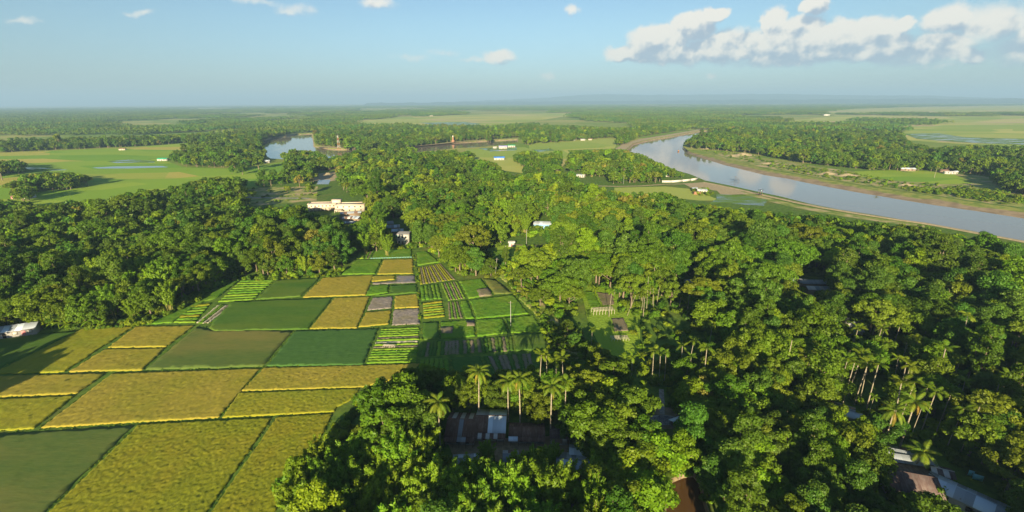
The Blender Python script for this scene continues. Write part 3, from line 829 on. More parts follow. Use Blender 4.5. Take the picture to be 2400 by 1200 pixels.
def slope(root, x0, x1, ya, za, yb, zb, pat):
    """row of corrugated sheets from eave (ya,za) up to ridge (yb,zb)"""
    L = math.hypot(yb - ya, zb - za); ang = math.atan2(zb - za, abs(yb - ya)); n_ = len(pat); w = (x1 - x0) / n_
    for i, k in enumerate(pat):
        if k == ' ': continue
        me, (w_, L_, _) = sheet_mesh(w * 1.03, L, k)
        o = add('roof_sheet', me, root)
        o.location = (x0 + w * (i + .5), ya, za + .01 * (i % 2) + rnd.uniform(0, .012))
        o.rotation_euler = (ang, rnd.uniform(-.006, .006), 0) if yb > ya else (ang, rnd.uniform(-.006, .006), math.pi)
        o.scale = (w * 1.03 / w_, L / L_, 1)
def panel(root, name, x0, x1, y, z0, z1, mat, t=.05, frame=None):
    o = add(name, MB().box(x0, x1, y - t, y, z0, z1).mesh(name, mat), root)
    if frame is not None:
        f = .09
        m_ = MB().box(x0 - f, x1 + f, y - t - .03, y - .004, z1, z1 + f).box(x0 - f, x1 + f, y - t - .03, y - .004, z0 - f, z0).box(x0 - f, x0, y - t - .03, y - .004, z0, z1).box(x1, x1 + f, y - t - .03, y - .004, z0, z1)
        add('window_frame', m_.mesh('window_frame', frame), o)
    return o
def gable_walls(w, d, h, rise, mat):
    m_ = MB()
    x, y = w / 2, d / 2
    V = [(-x, -y, 0), (x, -y, 0), (x, y, 0), (-x, y, 0), (-x, -y, h), (x, -y, h), (x, y, h), (-x, y, h), (-x, 0, h + rise), (x, 0, h + rise)]
    m_.add(V, [(0, 1, 5, 4), (2, 3, 7, 6), (1, 2, 6, 5), (3, 0, 4, 7)], [(5, 6, 9), (7, 4, 8)])
    return m_.mesh('wall', mat)
def house(u, v, w, d, h, yaw, front, back, label, wall='white', rise=None, group=None, windows=(), doors=(), veranda=None, cat='house', name='tin_house', zref=None, over=.45, winmat='dark', doormat='wood', frame='wood', posts=0):
    rise = d * .17 if rise is None else rise
    zr = h + rise * .5 if zref is None else zref
    x, y, _ = G(u, v, zr)
    root = empty(name, (x, y, 0), math.radians(yaw))
    tag(root, label, cat, group)
    add('wall', gable_walls(w, d, h, rise, P_[wall]), root)
    add('plinth', MB().box(-w / 2 - .25, w / 2 + .25, -d / 2 - .35, d / 2 + .2, -.05, .22).mesh('plinth', M_conc), root)
    k = rise / (d / 2)
    ye = d / 2 + over; ze = h - k * over + .06
    slope(root, -w / 2 - over, w / 2 + over, -ye, ze, 0, h + rise + .06, front)
    slope(root, -w / 2 - over, w / 2 + over, ye, ze, 0, h + rise + .06, back)
    add('ridge_cap', MB().box(-w / 2 - over, w / 2 + over, -.14, .14, h + rise + .085, h + rise + .13).mesh('ridge_cap', TIN[front[0] if front.strip() else 'g']), root)
    fy = -d / 2
    for (a, b, *m_) in windows: panel(root, 'window', a, b, fy, 1.0, 2.0, P_[m_[0] if m_ else winmat], .05, P_[frame])
    for (a, b, *m_) in doors: panel(root, 'door', a, b, fy, .22, 2.1, P_[m_[0] if m_ else doormat], .06)
    if veranda:
        dv, pat = veranda
        slope(root, -w / 2 - over, w / 2 + over, -d / 2 - dv, h - .75, -d / 2 + .02, h - .12, pat)
        for j in range(max(2, posts)):
            px = -w / 2 + w * j / (max(2, posts) - 1)
            add('post', MB().tube([(px, -d / 2 - dv + .2, 0), (px, -d / 2 - dv + .2, h - .72)], .07, 6).mesh('post', P_['wood']), root)
    return root
C1 = 'houses around the earth yard'
house(1083, 988, 7.0, 9.0, 2.7, -3, 'rrrgrrr', 'rwrwrwr', 'rusty tin house with white roof stripes and blue and pink front', 'mud', group=C1, veranda=(1.7, 'rrrggrr'), posts=5,
      doors=[(-1.0, 0.0, 'dark'), (1.6, 2.4, 'dark')], windows=[(-3.2, -2.4, 'blue'), (-2.1, -1.4, 'blue'), (.5, 1.2, 'blue'), (2.6, 3.2, 'blue')])
house(1151, 980, 7.4, 9.0, 2.8, -2, 'rrrbbbb', 'gggbbbb', 'tin house with half rusty, half new pale-blue roof and orange doors', 'white', group=C1, veranda=(2.0, 'rwrwrwrr'), posts=5,
      doors=[(-1.9, -1.0, 'orange'), (.7, 1.7, 'orange')], windows=[(-3.3, -2.5, 'white'), (-.7, .3, 'white'), (2.2, 3.0, 'white')], frame='orange')
house(1235, 1003, 8.6, 4.6, 2.4, -2, 'rrrrrrrr', 'rrrrrrrr', 'low rusty shed with open post veranda right of the tin houses', 'mud', group=C1, veranda=(1.6, 'bbrrrrrr'), posts=5, cat='shed', name='tin_shed', doors=[(-2, -1, 'dark'), (1, 2, 'dark')])
house(1345, 1082, 7.5, 6.5, 2.5, -8, 'gbbgbgb', 'bgbgbbg', 'blue-grey tin house right of the yard, half behind bamboo', 'grey', group=C1, windows=[(-2, -1)])
house(1362, 1056, 5.0, 4.0, 2.6, -8, 'bbbgg', 'bbggg', 'smaller blue-grey tin house behind the larger one', 'grey', group=C1)
house(1092, 1076, 5.5, 3.6, 2.2, 4, 'ggbgg', 'gbggb', 'pale grey tin shed below the yard, half behind bamboo', 'mud', group=C1, cat='shed', name='tin_shed')
house(1197, 1066, 3.0, 3.2, 2.0, 0, 'ggg', 'grg', 'small grey-walled privy in the yard', 'grey', group=C1, cat='shed', name='outhouse', doors=[(-.4, .4, 'dark')])
house(1313, 1010, 4.5, 4.0, 2.2, -4, 'dddd', 'dddd', 'dark shed with one white panel behind the yard', 'mud', group=C1, cat='shed', name='tin_shed', doors=[(.6, 1.8, 'white')])
C2 = 'houses at the lower right'
house(2093, 1054, 6.0, 4.0, 2.4, -22, 'gggg', 'gggr', 'grey slab-like tin roof at the top of the lower right yard', 'mud', group=C2)
house(2140, 1072, 8.0, 3.6, 2.4, -14, 'ggggg', 'ggggg', 'longer grey tin roof beside the slab-like one', 'mud', group=C2)
house(2130, 1115, 9.5, 9.0, 2.7, -18, 'dddddddd', 'dddddddd', 'large dark brown tin house at the lower right', 'mud', group=C2, windows=[(0.4, 1.6, 'white'), (2.2, 3.2, 'white')])
house(2184, 1122, 3.4, 4.2, 2.5, -24, 'bbb', 'bbb', 'small pale-blue tin roof left of the long one', 'grey', group=C2, cat='shed', name='tin_shed')
house(2208, 1102, 3.6, 3.0, 2.4, -24, 'wdwd', 'dwdd', 'small roof with loose white sheets behind the small blue one', 'mud', group=C2, cat='shed', name='tin_shed')
house(2275, 1160, 13.5, 5.6, 2.8, -50, 'bbbggbbgg', 'gbbgbgggb', 'long blue-grey tin house slanting to the bottom right corner', 'grey', group=C2, windows=[(-4, -3), (0, 1)])
for i, (u, v, lab) in enumerate([(2277, 1108, 'narrow cyan cloth hung on a line'), (2293, 1118, 'wide cyan cloth hung on a line')]):
    x, y, _ = G(u, v, 1.4)
    root = empty('hanging_cloth', (x, y, 0), -.6); tag(root, lab, 'cloth', 'cloths drying behind the long roof')
    add('sheet', MB().box(-.5 - .4 * i, .5 + .4 * i, -.02, .02, .5, 2.0).mesh('sheet', P_['cyan']), root)
    for s in (-1, 1): add('pole', MB().tube([(s * (.7 + .4 * i), 0, 0), (s * (.7 + .4 * i), 0, 2.05)], .03, 5).mesh('pole', P_['wood']), root)
    add('line', MB().tube([(-.7 - .4 * i, 0, 2.0), (.7 + .4 * i, 0, 2.0)], .012, 4).mesh('line', P_['wood']), root)
C3 = 'roofs half hidden in the woods'
house(1962, 950, 7.5, 4.4, 2.6, -38, 'rgggg', 'rrggg', 'slanted brown-grey roof among areca palms', 'mud', group=C3)
house(1996, 968, 4.0, 3.4, 2.5, -38, 'bbb', 'bgb', 'small pale-blue roof beside the slanted brown one', 'grey', group=C3, cat='shed', name='tin_shed')
house(1868, 655, 8.0, 5.0, 2.8, -20, 'ggrgg', 'grggr', 'left of the twin grey roofs deep in the wood', 'mud', group=C3)
house(1905, 658, 11, 5.0, 2.8, -4, 'ggggggg', 'gggrggg', 'upper right of the twin grey roofs deep in the wood', 'mud', group=C3)
house(1918, 673, 10, 4.5, 2.6, -6, 'wwgwgg', 'gwgwwg', 'pale roof just below the twin grey roofs', 'mud', group=C3)
house(1616, 657, 6, 4.5, 2.6, 0, 'gggg', 'gggg', 'lone grey tin roof in the middle of the wood', 'mud', group=C3, doors=[(-1.2, -.2, 'dark')])
house(1663, 702, 3, 3, 2.2, 0, 'bb', 'bb', 'tiny pale roof in the dark gap of the wood', 'mud', group=C3, cat='shed', name='tin_shed')
house(2003, 748, 6.5, 6.0, 3.4, -3, 'gggg', 'gggg', 'pale-walled house half hidden by a round tree', 'white', group=C3, windows=[(-2.2, -1.2), (1, 2)], doors=[(-.4, .5, 'dark')])
house(2008, 771, 3, 3, 2.2, 0, 'gg', 'gg', 'grey outbuilding in front of the pale-walled house', 'grey', group=C3, cat='shed', name='tin_shed')
house(1590, 985, 3.2, 2.4, 1.6, 25, 'bb', 'bb', 'small lean-to with one blue sheet beside the rubble heap', 'mud', group=C3, cat='shed', name='tin_shed')
house(28, 765, 15, 6.5, 2.8, 24, 'gbgbgbgg', 'ggbggbgg', 'blue-grey tin shed with pinkish wall at the left field corner', 'grey', group=None, cat='shed', name='tin_shed', doors=[(3.5, 4.8, 'pink'), (-2, -1, 'dark')], windows=[(5.4, 6.6, 'white'), (1, 2.4, 'white')])
# roofs by the school
C4 = 'tin roofs near the school'
for u, v, w, d, yw, f, b, lab in [(822, 497, 15, 5, 14, 'grggrg', 'rgrggr', 'long streaked tin roof right under the school'), (812, 509, 9, 5, 8, 'rwrwr', 'rrwrr', 'rusty roof with white patches below the school'),
        (832, 508, 8, 6, -18, 'bbgb', 'bgbb', 'pale-blue roof right of the rusty one'), (816, 520, 12, 4, 6, 'gbggg', 'ggbgg', 'lowest grey tin roof below the school'),
        (905, 521, 9, 6, 20, 'gggg', 'gggg', 'left roof in the row behind the square white house'), (920, 529, 9, 6, 12, 'bggbg', 'ggbgg', 'middle roof in the row behind the square white house'),
        (932, 538, 7, 5, 8, 'bbgb', 'gbbg', 'right roof in the row behind the square white house'), (985, 519, 7, 5, 0, 'rgrg', 'grgg', 'small rusty roof among trees right of the row'), (1005, 522, 5, 4, 0, 'prr', 'rrr', 'tiny purple-brown roof right of the row')]:
    house(u, v, w, d, 2.6, yw, f, b, lab, 'mud', group=C4)
house(1272, 521, 12, 7, 3.2, -6, 'ggbggg', 'gggbgg', 'pale blue-walled house in the middle wood', 'blue', windows=[(-4, -3), (2, 3)], doors=[(-.5, .5)])
house(1199, 566, 3.4, 3.0, 2.6, 0, 'www', 'www', 'little white hut at the head of the clearing', 'white', cat='hut', name='hut', doors=[(-.4, .4, 'pink')])
# square white house: two storeys, flat roof with parapet
x, y, _ = G(945, 573, 0)
r = empty('square_house', (x, y + 3.5, 0), math.radians(-3)); tag(r, 'square two-storey white house at the top of the fields', 'house')
add('wall', MB().box(-3.6, 3.6, -3.5, 3.5, 0, 6.4).mesh('wall', P_['white']), r)
add('floor_band', MB().box(-3.75, 3.75, -3.65, 3.65, 3.05, 3.3).mesh('floor_band', P_['grey']), r)
add('roof', MB().box(-3.9, 3.9, -3.9, 3.9, 6.4, 6.6).add([(-3.8, -3.8, 6.62), (3.8, -3.8, 6.62), (3.8, 3.8, 6.62), (-3.8, 3.8, 6.62), (0, 0, 7.5)], (), [(0, 1, 4), (1, 2, 4), (2, 3, 4), (3, 0, 4)]).mesh('roof', P_['grey']), r)
for xx in (-2.2, 0, 2.2):
    panel(r, 'window', xx - .45, xx + .45, -3.5, 4.1, 5.3, P_['dark'], .05, P_['grey'])
for xx in (-2.2, 2.2): panel(r, 'window', xx - .45, xx + .45, -3.5, 1.1, 2.2, P_['dark'], .05, P_['grey'])
panel(r, 'door', -.5, .5, -3.5, .1, 2.1, P_['wood'])
add('awning', MB().box(-3.9, -1.2, -4.6, -3.65, 5.9, 6.0).mesh('awning', TIN['t']), r)
# school: two cream wings and a stair tower
x, y, _ = G(785, 497, 0)
r = empty('school_building', (x, y, 0), math.radians(4)); r.scale = (1, 1, .82); tag(r, 'long cream two-storey school with flat roofs and stair tower', 'building')
add('wall', MB().box(0.5, 23.5, 0, 9, 0, 6.6).mesh('wall', P_['cream']), r)
add('wall', MB().box(-23, 0.45, 6, 14, 0, 6.4).mesh('wall', P_['cream']), r)
add('parapet', MB().box(0.2, 23.8, -.3, 0.05, 6.6, 7.5).box(0.2, 23.8, 8.95, 9.3, 6.6, 7.5).box(.2, .55, .06, 8.94, 6.6, 7.5).box(23.45, 23.8, .06, 8.94, 6.6, 7.5).mesh('parapet', P_['peach']), r)
add('parapet', MB().box(-23.3, 0.15, 5.7, 6.05, 6.4, 7.2).box(-23.3, .15, 13.95, 14.3, 6.4, 7.2).box(-23.3, -22.95, 6.06, 13.94, 6.4, 7.2).mesh('parapet', P_['peach']), r)
add('roof', MB().box(0.56, 23.44, .06, 8.94, 6.6, 6.75).mesh('roof', P_['white']), r)
add('roof', MB().box(-22.94, .14, 6.06, 13.94, 6.4, 6.55).mesh('roof', P_['white']), r)
add('stair_tower', MB().box(-3.5, 3.2, 7, 12, 6.8, 10.2).mesh('stair_tower', P_['cream']), r)
add('tower_roof', MB().box(-4.0, 3.7, 6.5, 12.5, 10.2, 10.45).mesh('tower_roof', P_['peach']), r)
add('floor_band', MB().box(0.3, 23.7, -.18, -.004, 3.2, 3.5).mesh('floor_band', P_['peach']), r)
add('veranda', MB().box(-23.2, 0.3, 4.0, 5.96, 3.1, 3.35).mesh('veranda', P_['peach']), r)
for xx in np.arange(2.6, 23, 4.6):
    for zz in (1.1, 4.4): panel(r, 'window', xx - .55, xx + .55, 0, zz, zz + 1.2, P_['dark'], .05, P_['peach'])
for xx in np.arange(-21.5, -1, 3.0):
    add('column', MB().box(xx - .2, xx + .2, 4.05, 4.4, 0, 3.1).mesh('column', P_['cream']), r)
    panel(r, 'window', xx + .7, xx + 1.9, 6, 4.3, 5.4, P_['dark'], .05, P_['peach'])
    panel(r, 'door', xx + .9, xx + 1.8, 6, .1, 2.2, P_['peach'])
add('porch', MB().box(1.0, 6.5, -5, -.2, 2.9, 3.15).box(1.1, 1.4, -4.9, -4.6, 0, 2.9).box(6.1, 6.4, -4.9, -4.6, 0, 2.9).mesh('porch', P_['cream']), r)
# farmhouses in the plain
FAR = 'houses in the far plain'
for u, v, w, d, h, yw, f, b, wl, lab in [
    (58, 456, 17, 8, 3.4, 12, 'wwwwww', 'wwwwww', 'white', 'white farmhouse behind the left wood'), (36, 459, 7, 5, 2.8, 0, 'rrr', 'rrr', 'pink', 'small pink-walled house beside the white farmhouse'),
    (382, 371, 18, 10, 3.4, 0, 'GGGGG', 'GGGGG', 'white', 'green-roofed house at the edge of the left paddies'), (622, 376, 15, 9, 3.2, 18, 'gbgbg', 'gbgbg', 'white', 'grey-roofed house below the river loop'),
    (287, 348, 14, 7, 3.0, 0, 'rrrr', 'rrrr', 'cream', 'small brown-roofed house under the left treeline'),
    (1170, 368, 20, 11, 4.0, 0, 'BBBBBB', 'BBBBBB', 'white', 'white house with a bright blue roof'), (1179, 342, 20, 11, 4.5, 0, 'pppp', 'pppp', 'white', 'white house with purple roof beside the channel'),
    (1199, 340, 18, 9, 3.5, 0, 'GGGG', 'GGGG', 'white', 'green-roofed house right of the purple-roofed one'), (1160, 344, 8, 6, 3.0, 0, 'www', 'www', 'white', 'tiny white house left of the purple-roofed one'),
    (1360, 409, 12, 7, 3.0, -4, 'gwgw', 'gwgw', 'white', 'small white cottage under roadside trees'), (1352, 360, 9, 6, 3.2, 0, 'bbb', 'bbb', 'white', 'pale-blue roof behind the mid trees'),
    (1557, 407, 14, 8, 3.0, -6, 'ttttt', 'ttttt', 'white', 'teal-roofed house by the river bend'), (1645, 444, 11, 8, 3.0, -5, 'wgwg', 'gwgw', 'white', 'grey-roofed house among bushes near the levee'),
    (1628, 440, 6, 5, 2.6, 0, 'gg', 'gg', 'grey', 'small shed left of the house near the levee'), (2127, 394, 20, 8, 3.2, -10, 'bwbwb', 'bwbwb', 'mud', 'pale-roofed house across the river'),
    (2226, 402, 15, 6, 2.8, -4, 'wwwww', 'wwwww', 'white', 'long white-roofed house across the river'), (2212, 398, 11, 7, 3.2, -4, 'rrrr', 'rrrr', 'mud', 'brown thatch-coloured roof behind the long white one'),
    (2240, 401, 5, 4, 2.8, 0, 'bb', 'bb', 'white', 'tiny blue-white shed at the path end across the river'), (2265, 394, 14, 7, 3.0, -4, 'bgbg', 'bgbg', 'grey', 'grey roofs in tree shade across the river'),
    (2135, 336, 14, 8, 3.2, 0, 'rrr', 'rrr', 'cream', 'cream house at the edge of the right paddies'), (1937, 268, 40, 16, 7, 0, 'wwww', 'wwww', 'white', 'far white building on the right plain'), (1855, 345, 12, 7, 3.0, 0, 'rrr', 'rrr', 'pink', 'red-roofed house in the woods across the river'),
    (107, 262, 45, 18, 8, 0, 'wwww', 'wwww', 'white', 'far white building at the upper left'), (122, 261, 25, 15, 8, 0, 'www', 'www', 'white', 'far small white building at the upper left'), (645, 283, 26, 12, 5, 0, 'www', 'www', 'white', 'far white house above the river loop'),
    (1300, 253, 60, 22, 10, 0, 'wwww', 'wwww', 'white', 'far white building left of the hills'), (1022, 263, 45, 16, 7, 0, 'BBBB', 'BBBB', 'white', 'far blue roof beyond the pale paddies'), (1010, 270, 30, 14, 6, 0, 'rrr', 'rrr', 'cream', 'far brown roof beyond the pale paddies'),
    (1410, 267, 24, 12, 6, 0, 'rrr', 'rrr', 'cream', 'far cream house in the middle woods'), (1425, 265, 22, 12, 6, 0, 'www', 'www', 'white', 'far white house in the middle woods'), (1835, 249, 40, 20, 9, 0, 'www', 'www', 'white', 'far white building near the right horizon'),
    (1100, 248, 40, 20, 9, 0, 'www', 'www', 'white', 'far white building near the middle horizon'), (955, 291, 16, 9, 4, 0, 'rrr', 'rrr', 'cream', 'far cream house above the channel'), (1245, 289, 14, 8, 4, 0, 'www', 'www', 'white', 'far white hut right of the pale paddies'),
    (1343, 326, 12, 7, 3, 0, 'www', 'www', 'white', 'left hut at the far field edge'), (1366, 326, 13, 7, 3, 0, 'www', 'www', 'white', 'middle hut at the far field edge'), (1383, 325, 10, 6, 3, 0, 'rrr', 'rrr', 'cream', 'right hut at the far field edge'), (1465, 330, 13, 8, 3.4, 0, 'www', 'www', 'white', 'white house by the river bend sand')]:
    w, d, h = w * .78, d * .8, h * .85
    house(u, v, w, d, h, yw, f, b, lab, wl, group=FAR, name='farmhouse', windows=[(-w * .3, -w * .2), (w * .2, w * .3)], doors=[(-w * .05, w * .05)] if w < 22 else ())
# brick stack near the levee house
x, y, _ = G(1633, 455, 0)
r = empty('brick_stack', (x, y, 0), .1); tag(r, 'square stack of orange bricks below the levee house', 'bricks')
for i in range(4):
    add('brick_layer', MB().box(-3.2 + .1 * i, 3.2 - .1 * i, -2 + .1 * i, 2 - .1 * i, i * .6, i * .6 + .58).mesh('brick_layer', P_['brick']), r)
# white boundary wall by the river
Pw = [G(*q, 0) for q in [(1552, 428), (1575, 428), (1600, 426), (1620, 424), (1636, 421)]]
r = empty('boundary_wall', Pw[0], 0); tag(r, 'low white boundary wall beside the river bend', 'wall')
for a, b in zip(Pw[:-1], Pw[1:]):
    a = Vector(a) - Vector(Pw[0]); b = Vector(b) - Vector(Pw[0]); d_ = b - a
    o = add('wall_panel', MB().box(.2, d_.length - .2, -.12, .12, 0, 2.3).mesh('wall_panel', P_['white']), r, a, (0, 0, math.atan2(d_.y, d_.x)))
    add('pillar', MB().box(-.2, .2, -.2, .2, 0, 2.6).mesh('pillar', P_['white']), r, a, (0, 0, math.atan2(d_.y, d_.x)))
# lattice tower
x, y, _ = G(795, 352, 0)
r = empty('lattice_tower', (x, y, 0), .5); tag(r, 'red and white lattice tower beside the far river loop', 'tower')
TH = 27.0
for i in range(6):
    z0, z1 = TH * i / 6, TH * (i + 1) / 6
    w0, w1 = 2.6 * (1 - .72 * i / 6), 2.6 * (1 - .72 * (i + 1) / 6)
    m_ = MB()
    c0 = [(-w0, -w0, z0), (w0, -w0, z0), (w0, w0, z0), (-w0, w0, z0)]; c1 = [(-w1, -w1, z1), (w1, -w1, z1), (w1, w1, z1), (-w1, w1, z1)]
    for j in range(4):
        m_.tube([c0[j], c1[j]], .15, 4); m_.tube([c0[j], c1[(j + 1) % 4]], .08, 4); m_.tube([c0[(j + 1) % 4], c1[j]], .08, 4); m_.tube([c1[j], c1[(j + 1) % 4]], .08, 4)
    add('tower_section', m_.mesh('tower_section', P_['red' if i % 2 == 0 else 'white']), r)
for a in range(3): add('antenna', MB().box(-.2, .2, -.9, -.7, TH - 4, TH - 1.5).mesh('antenna', P_['white']), r, (0, 0, 0), (0, 0, a * 2.1))
add('mast', MB().tube([(0, 0, TH), (0, 0, TH + 3)], .08, 5).mesh('mast', P_['white']), r)
x, y, _ = G(1062, 333, 0)
r = empty('brick_chimney', (x, y, 0)); tag(r, 'short reddish and white chimney on the sandy channel bank', 'chimney')
add('base', MB().box(-3, 3, -3, 3, 0, 4).mesh('base', P_['brick']), r); add('shaft', MB().tube([(0, 0, 4), (0, 0, 11)], [1.9, 1.4], 10, False).mesh('shaft', P_['brick']), r); add('top', MB().tube([(0, 0, 11), (0, 0, 14)], [1.4, 1.2], 10).mesh('top', P_['white']), r)
# boat on the river
x, y, _ = G(1590, 355, RZ)
r = empty('boat', (x, y, RZ), math.radians(70)); tag(r, 'orange wooden boat with a cabin on the river', 'boat')
V = []; F = []
ns = 9
for i in range(ns):
    t = i / (ns - 1); xx = -6 + 12 * t; b = 1.5 * math.sin(math.pi * (.08 + .84 * t)) ** .7; zt = .9 + 1.2 * abs(t - .5) ** 2 * 4
    V += [(xx, -b, zt), (xx, -b * .55, -.3), (xx, b * .55, -.3), (xx, b, zt), (xx, 0, .45)]
for i in range(ns - 1):
    k = i * 5
    F += [(k, k + 1, k + 6, k + 5), (k + 1, k + 2, k + 7, k + 6), (k + 2, k + 3, k + 8, k + 7), (k, k + 5, k + 9, k + 4), (k + 4, k + 9, k + 8, k + 3)]
add('hull', mesh_np('hull', V, np.array(F), P_['boat']), r)
add('cabin', MB().box(-3.5, 1.0, -.9, .9, .5, 2.4).mesh('cabin', P_['boat']), r); add('cabin_roof', MB().box(-3.8, 1.3, -1.15, 1.15, 2.4, 2.55).mesh('cabin_roof', TIN['r']), r)
# lift net in the river
x, y, _ = G(1722, 424, RZ)
r = empty('lift_net', (x, y, RZ), .4); tag(r, 'bamboo fishing lift net standing in the river', 'fishing net')
for a in range(4):
    c_, s_ = math.cos(a * math.pi / 2 + .78), math.sin(a * math.pi / 2 + .78)
    add('pole', MB().tube([(0, 0, 5.0), (c_ * 3, s_ * 3, 4.2), (c_ * 5.5, s_ * 5.5, 1.6)], .09, 5).mesh('pole', P_['wood']), r)
add('mast', MB().tube([(0, -7, -.5), (0, -3, 3), (0, 0, 5.1)], .11, 5).mesh('mast', P_['wood']), r)
nv = []; nf = []
for i in range(7):
    for j in range(7):
        a, b = (i - 3) / 3 * 3.9, (j - 3) / 3 * 3.9; nv.append((a, b, 1.6 - 1.2 * (1 - max(abs(i - 3), abs(j - 3)) / 3)))
m_ = MB()
for i in range(7):
    for j in range(6):
        m_.tube([nv[i * 7 + j], nv[i * 7 + j + 1]], .05, 3); m_.tube([nv[j * 7 + i], nv[(j + 1) * 7 + i]], .05, 3)
add('net', m_.mesh('net', P_['blk']), r)
# pump stand on the levee
x, y, _ = G(1781, 459, 0)
r = empty('pump_stand', (x, y, .8), .3); tag(r, 'dark timber pump stand on the levee at the water edge', 'pump')
for a, b in ((-1.6, -1.4), (1.6, -1.4), (1.6, 1.4), (-1.6, 1.4)): add('post', MB().tube([(a, b, -.8), (a * .7, b * .7, 4.6)], .13, 5).mesh('post', P_['wood']), r)
add('roof', MB().box(-1.9, 1.9, -1.7, 1.7, 4.6, 4.8).mesh('roof', P_['blk']), r); add('engine', MB().box(-.8, .8, -.6, .6, .2, 1.5).tube([(.8, 0, 1.0), (3.0, 1.5, .8), (6, 4, -2.5)], .16, 6).mesh('engine', P_['blk']), r)
add('crossbar', MB().tube([(-1.3, -1.1, 2.6), (1.3, -1.1, 2.6)], .09, 5).tube([(-1.3, 1.1, 2.6), (1.3, 1.1, 2.6)], .09, 5).mesh('crossbar', P_['wood']), r)
# utility poles
for u, v, h, lean, lab in [(1197, 765, 11, .00, 'grey utility pole standing in the green plots'), (1160, 648, 10, .12, 'dark leaning pole at the meadow edge'), (2340, 417, 9, .02, 'pale pole at the end of the far river path'), (1461, 432, 10, .0, 'pole beside the earth road'),
        (1234, 574, 10, .0, 'pale pole right of the white hut'), (1340, 412, 9, 0, 'pole beside the small white cottage'), (1185, 612, 9, .0, 'thin pole among trees at the clearing')]:
    x, y, _ = G(u, v, 0)
    r = empty('utility_pole', (x, y, 0), rnd.uniform(-.3, .3)); tag(r, lab, 'pole', 'poles')
    add('shaft', MB().tube([(0, 0, -.3), (lean * h, 0, h)], [.12, .09], 7).mesh('shaft', P_['grey']), r); add('crossarm', MB().box(lean * h - .9, lean * h + .9, -.06, .06, h - .8, h - .66).mesh('crossarm', P_['wood']), r)
# bamboo trellis frames
for (a, b), (c_, d_), dep, hh, nn, lab in [((1391, 739), (1440, 736), 3.2, 1.9, 8, 'bamboo trellis with pale posts in the sunlit clearing'), ((1434, 800), (1474, 799), 2.6, .9, 7, 'low bamboo frame in front of the brown patch'), ((898, 815), (925, 816), 1.0, .9, 8, 'low row of stakes in the striped beds')]:
    A = Vector(G(a, b)); B = Vector(G(c_, d_)); D = B - A
    r = empty('bamboo_trellis', A, math.atan2(D.y, D.x)); tag(r, lab, 'trellis')
    L = D.length
    pm = MB().tube([(0, 0, -.1), (0, 0, hh)], .06, 5).mesh('post', M_dryb if 'M_dryb' in globals() else P_['cream'])
    for i in range(nn):
        for j in (0, 1): add('post', pm, r, (L * i / (nn - 1), dep * j, 0))
    rm = MB().tube([(0, 0, 0), (L, 0, 0)], .05, 5).mesh('rail', P_['cream'])
    for j in range(5): add('rail', rm, r, (0, dep * j / 4, hh + .02 * (j % 2)))
    cm = MB().tube([(0, 0, 0), (0, dep, 0)], .04, 5).mesh('rail', P_['cream'])
    for i in range(nn * 2): add('rail', cm, r, (L * i / (nn * 2 - 1), 0, hh + .06))
# teal net fence above the golden paddy
A = Vector(G(868, 607)); B = Vector(G(966, 604)); D = B - A
r = empty('net_fence', A, math.atan2(D.y, D.x)); tag(r, 'low teal net fence above the golden paddy', 'fence')
nn = 16
pm = MB().tube([(0, 0, 0), (0, 0, 1.1)], .05, 5).mesh('post', P_['wood']); nm = MB().box(.06, D.length / nn - .06, -.02, .02, .15, .60).mesh('net_panel', P_['teal'])
for i in range(nn):
    add('post', pm, r, (D.length * i / nn, 0, 0)); add('net_panel', nm, r, (D.length * i / nn, 0, 0))
add('post', pm, r, (D.length, 0, 0))
# rubble heap and sand mounds
def heap(name, u, v, rx, ry, h, mat, label, cat, yaw=0., seed=1, rough_=.25):
    x, y, _ = G(u, v, 0)
    nr, na = 9, 30; V = [(0, 0, h)]
    for i in range(1, nr + 1):
        for j in range(na):
            t = i / nr; a = 2 * math.pi * j / na
            ex = 1 + .35 * (float(vnoise(np.array(math.cos(a) * 1.6 + seed), np.array(math.sin(a) * 1.6), 3.)) - .5)
            z = h * (1 - t) ** 1.15 * (1 + rough_ * 2 * (float(hsh(np.array(i * 1.7), np.array(j * 2.3), float(seed))) - .5)) if i < nr else -.05
            V.append((rx * t * ex * math.cos(a), ry * t * ex * math.sin(a), z))
    F3 = [(0, 1 + j, 1 + (j + 1) % na) for j in range(na)]
    F4 = [(1 + i * na + j, 1 + (i + 1) * na + j, 1 + (i + 1) * na + (j + 1) % na, 1 + i * na + (j + 1) % na) for i in range(nr - 1) for j in range(na)]
    return tag(add(name, mesh_np(name, V, [np.array(F3), np.array(F4)], mat), loc=(x, y, 0), rot=(0, 0, yaw)), label, cat)
M_rubble = mat_two('rubble', (.20, .19, .19), (.40, .38, .36), 2.2, 6, .9, .8, .3)
heap('rubble_heap', 1550, 984, 6.0, 2.4, 1.1, M_rubble, 'grey rubble heap at the end of the concrete lane', 'rubble', seed=2, rough_=.6)
for u, v, rx, ry, h, lab in [(1660, 349, 16, 9, 2.6, 'sand mound nearest the river bend point'), (1742, 364, 20, 12, 4.0, 'tallest bare sand mound on the far bank'), (1715, 366, 12, 8, 2.4, 'ribbed sand mound beside the tallest one'), (1800, 384, 14, 7, 2.0, 'low sand mound in the river scrub'),
        (1940, 408, 16, 7, 2.4, 'left of two bare sandy hummocks on the flat'), (1985, 412, 18, 8, 2.6, 'right of two bare sandy hummocks on the flat'), (2125, 434, 12, 6, 1.8, 'sandy cut bank with dark hollows'), (768, 410, 14, 9, 2.6, 'sandy heap beside the little pool')]:
    heap('sand_mound', u, v, rx, ry, h, M_sand, lab, 'mound', seed=u % 17)
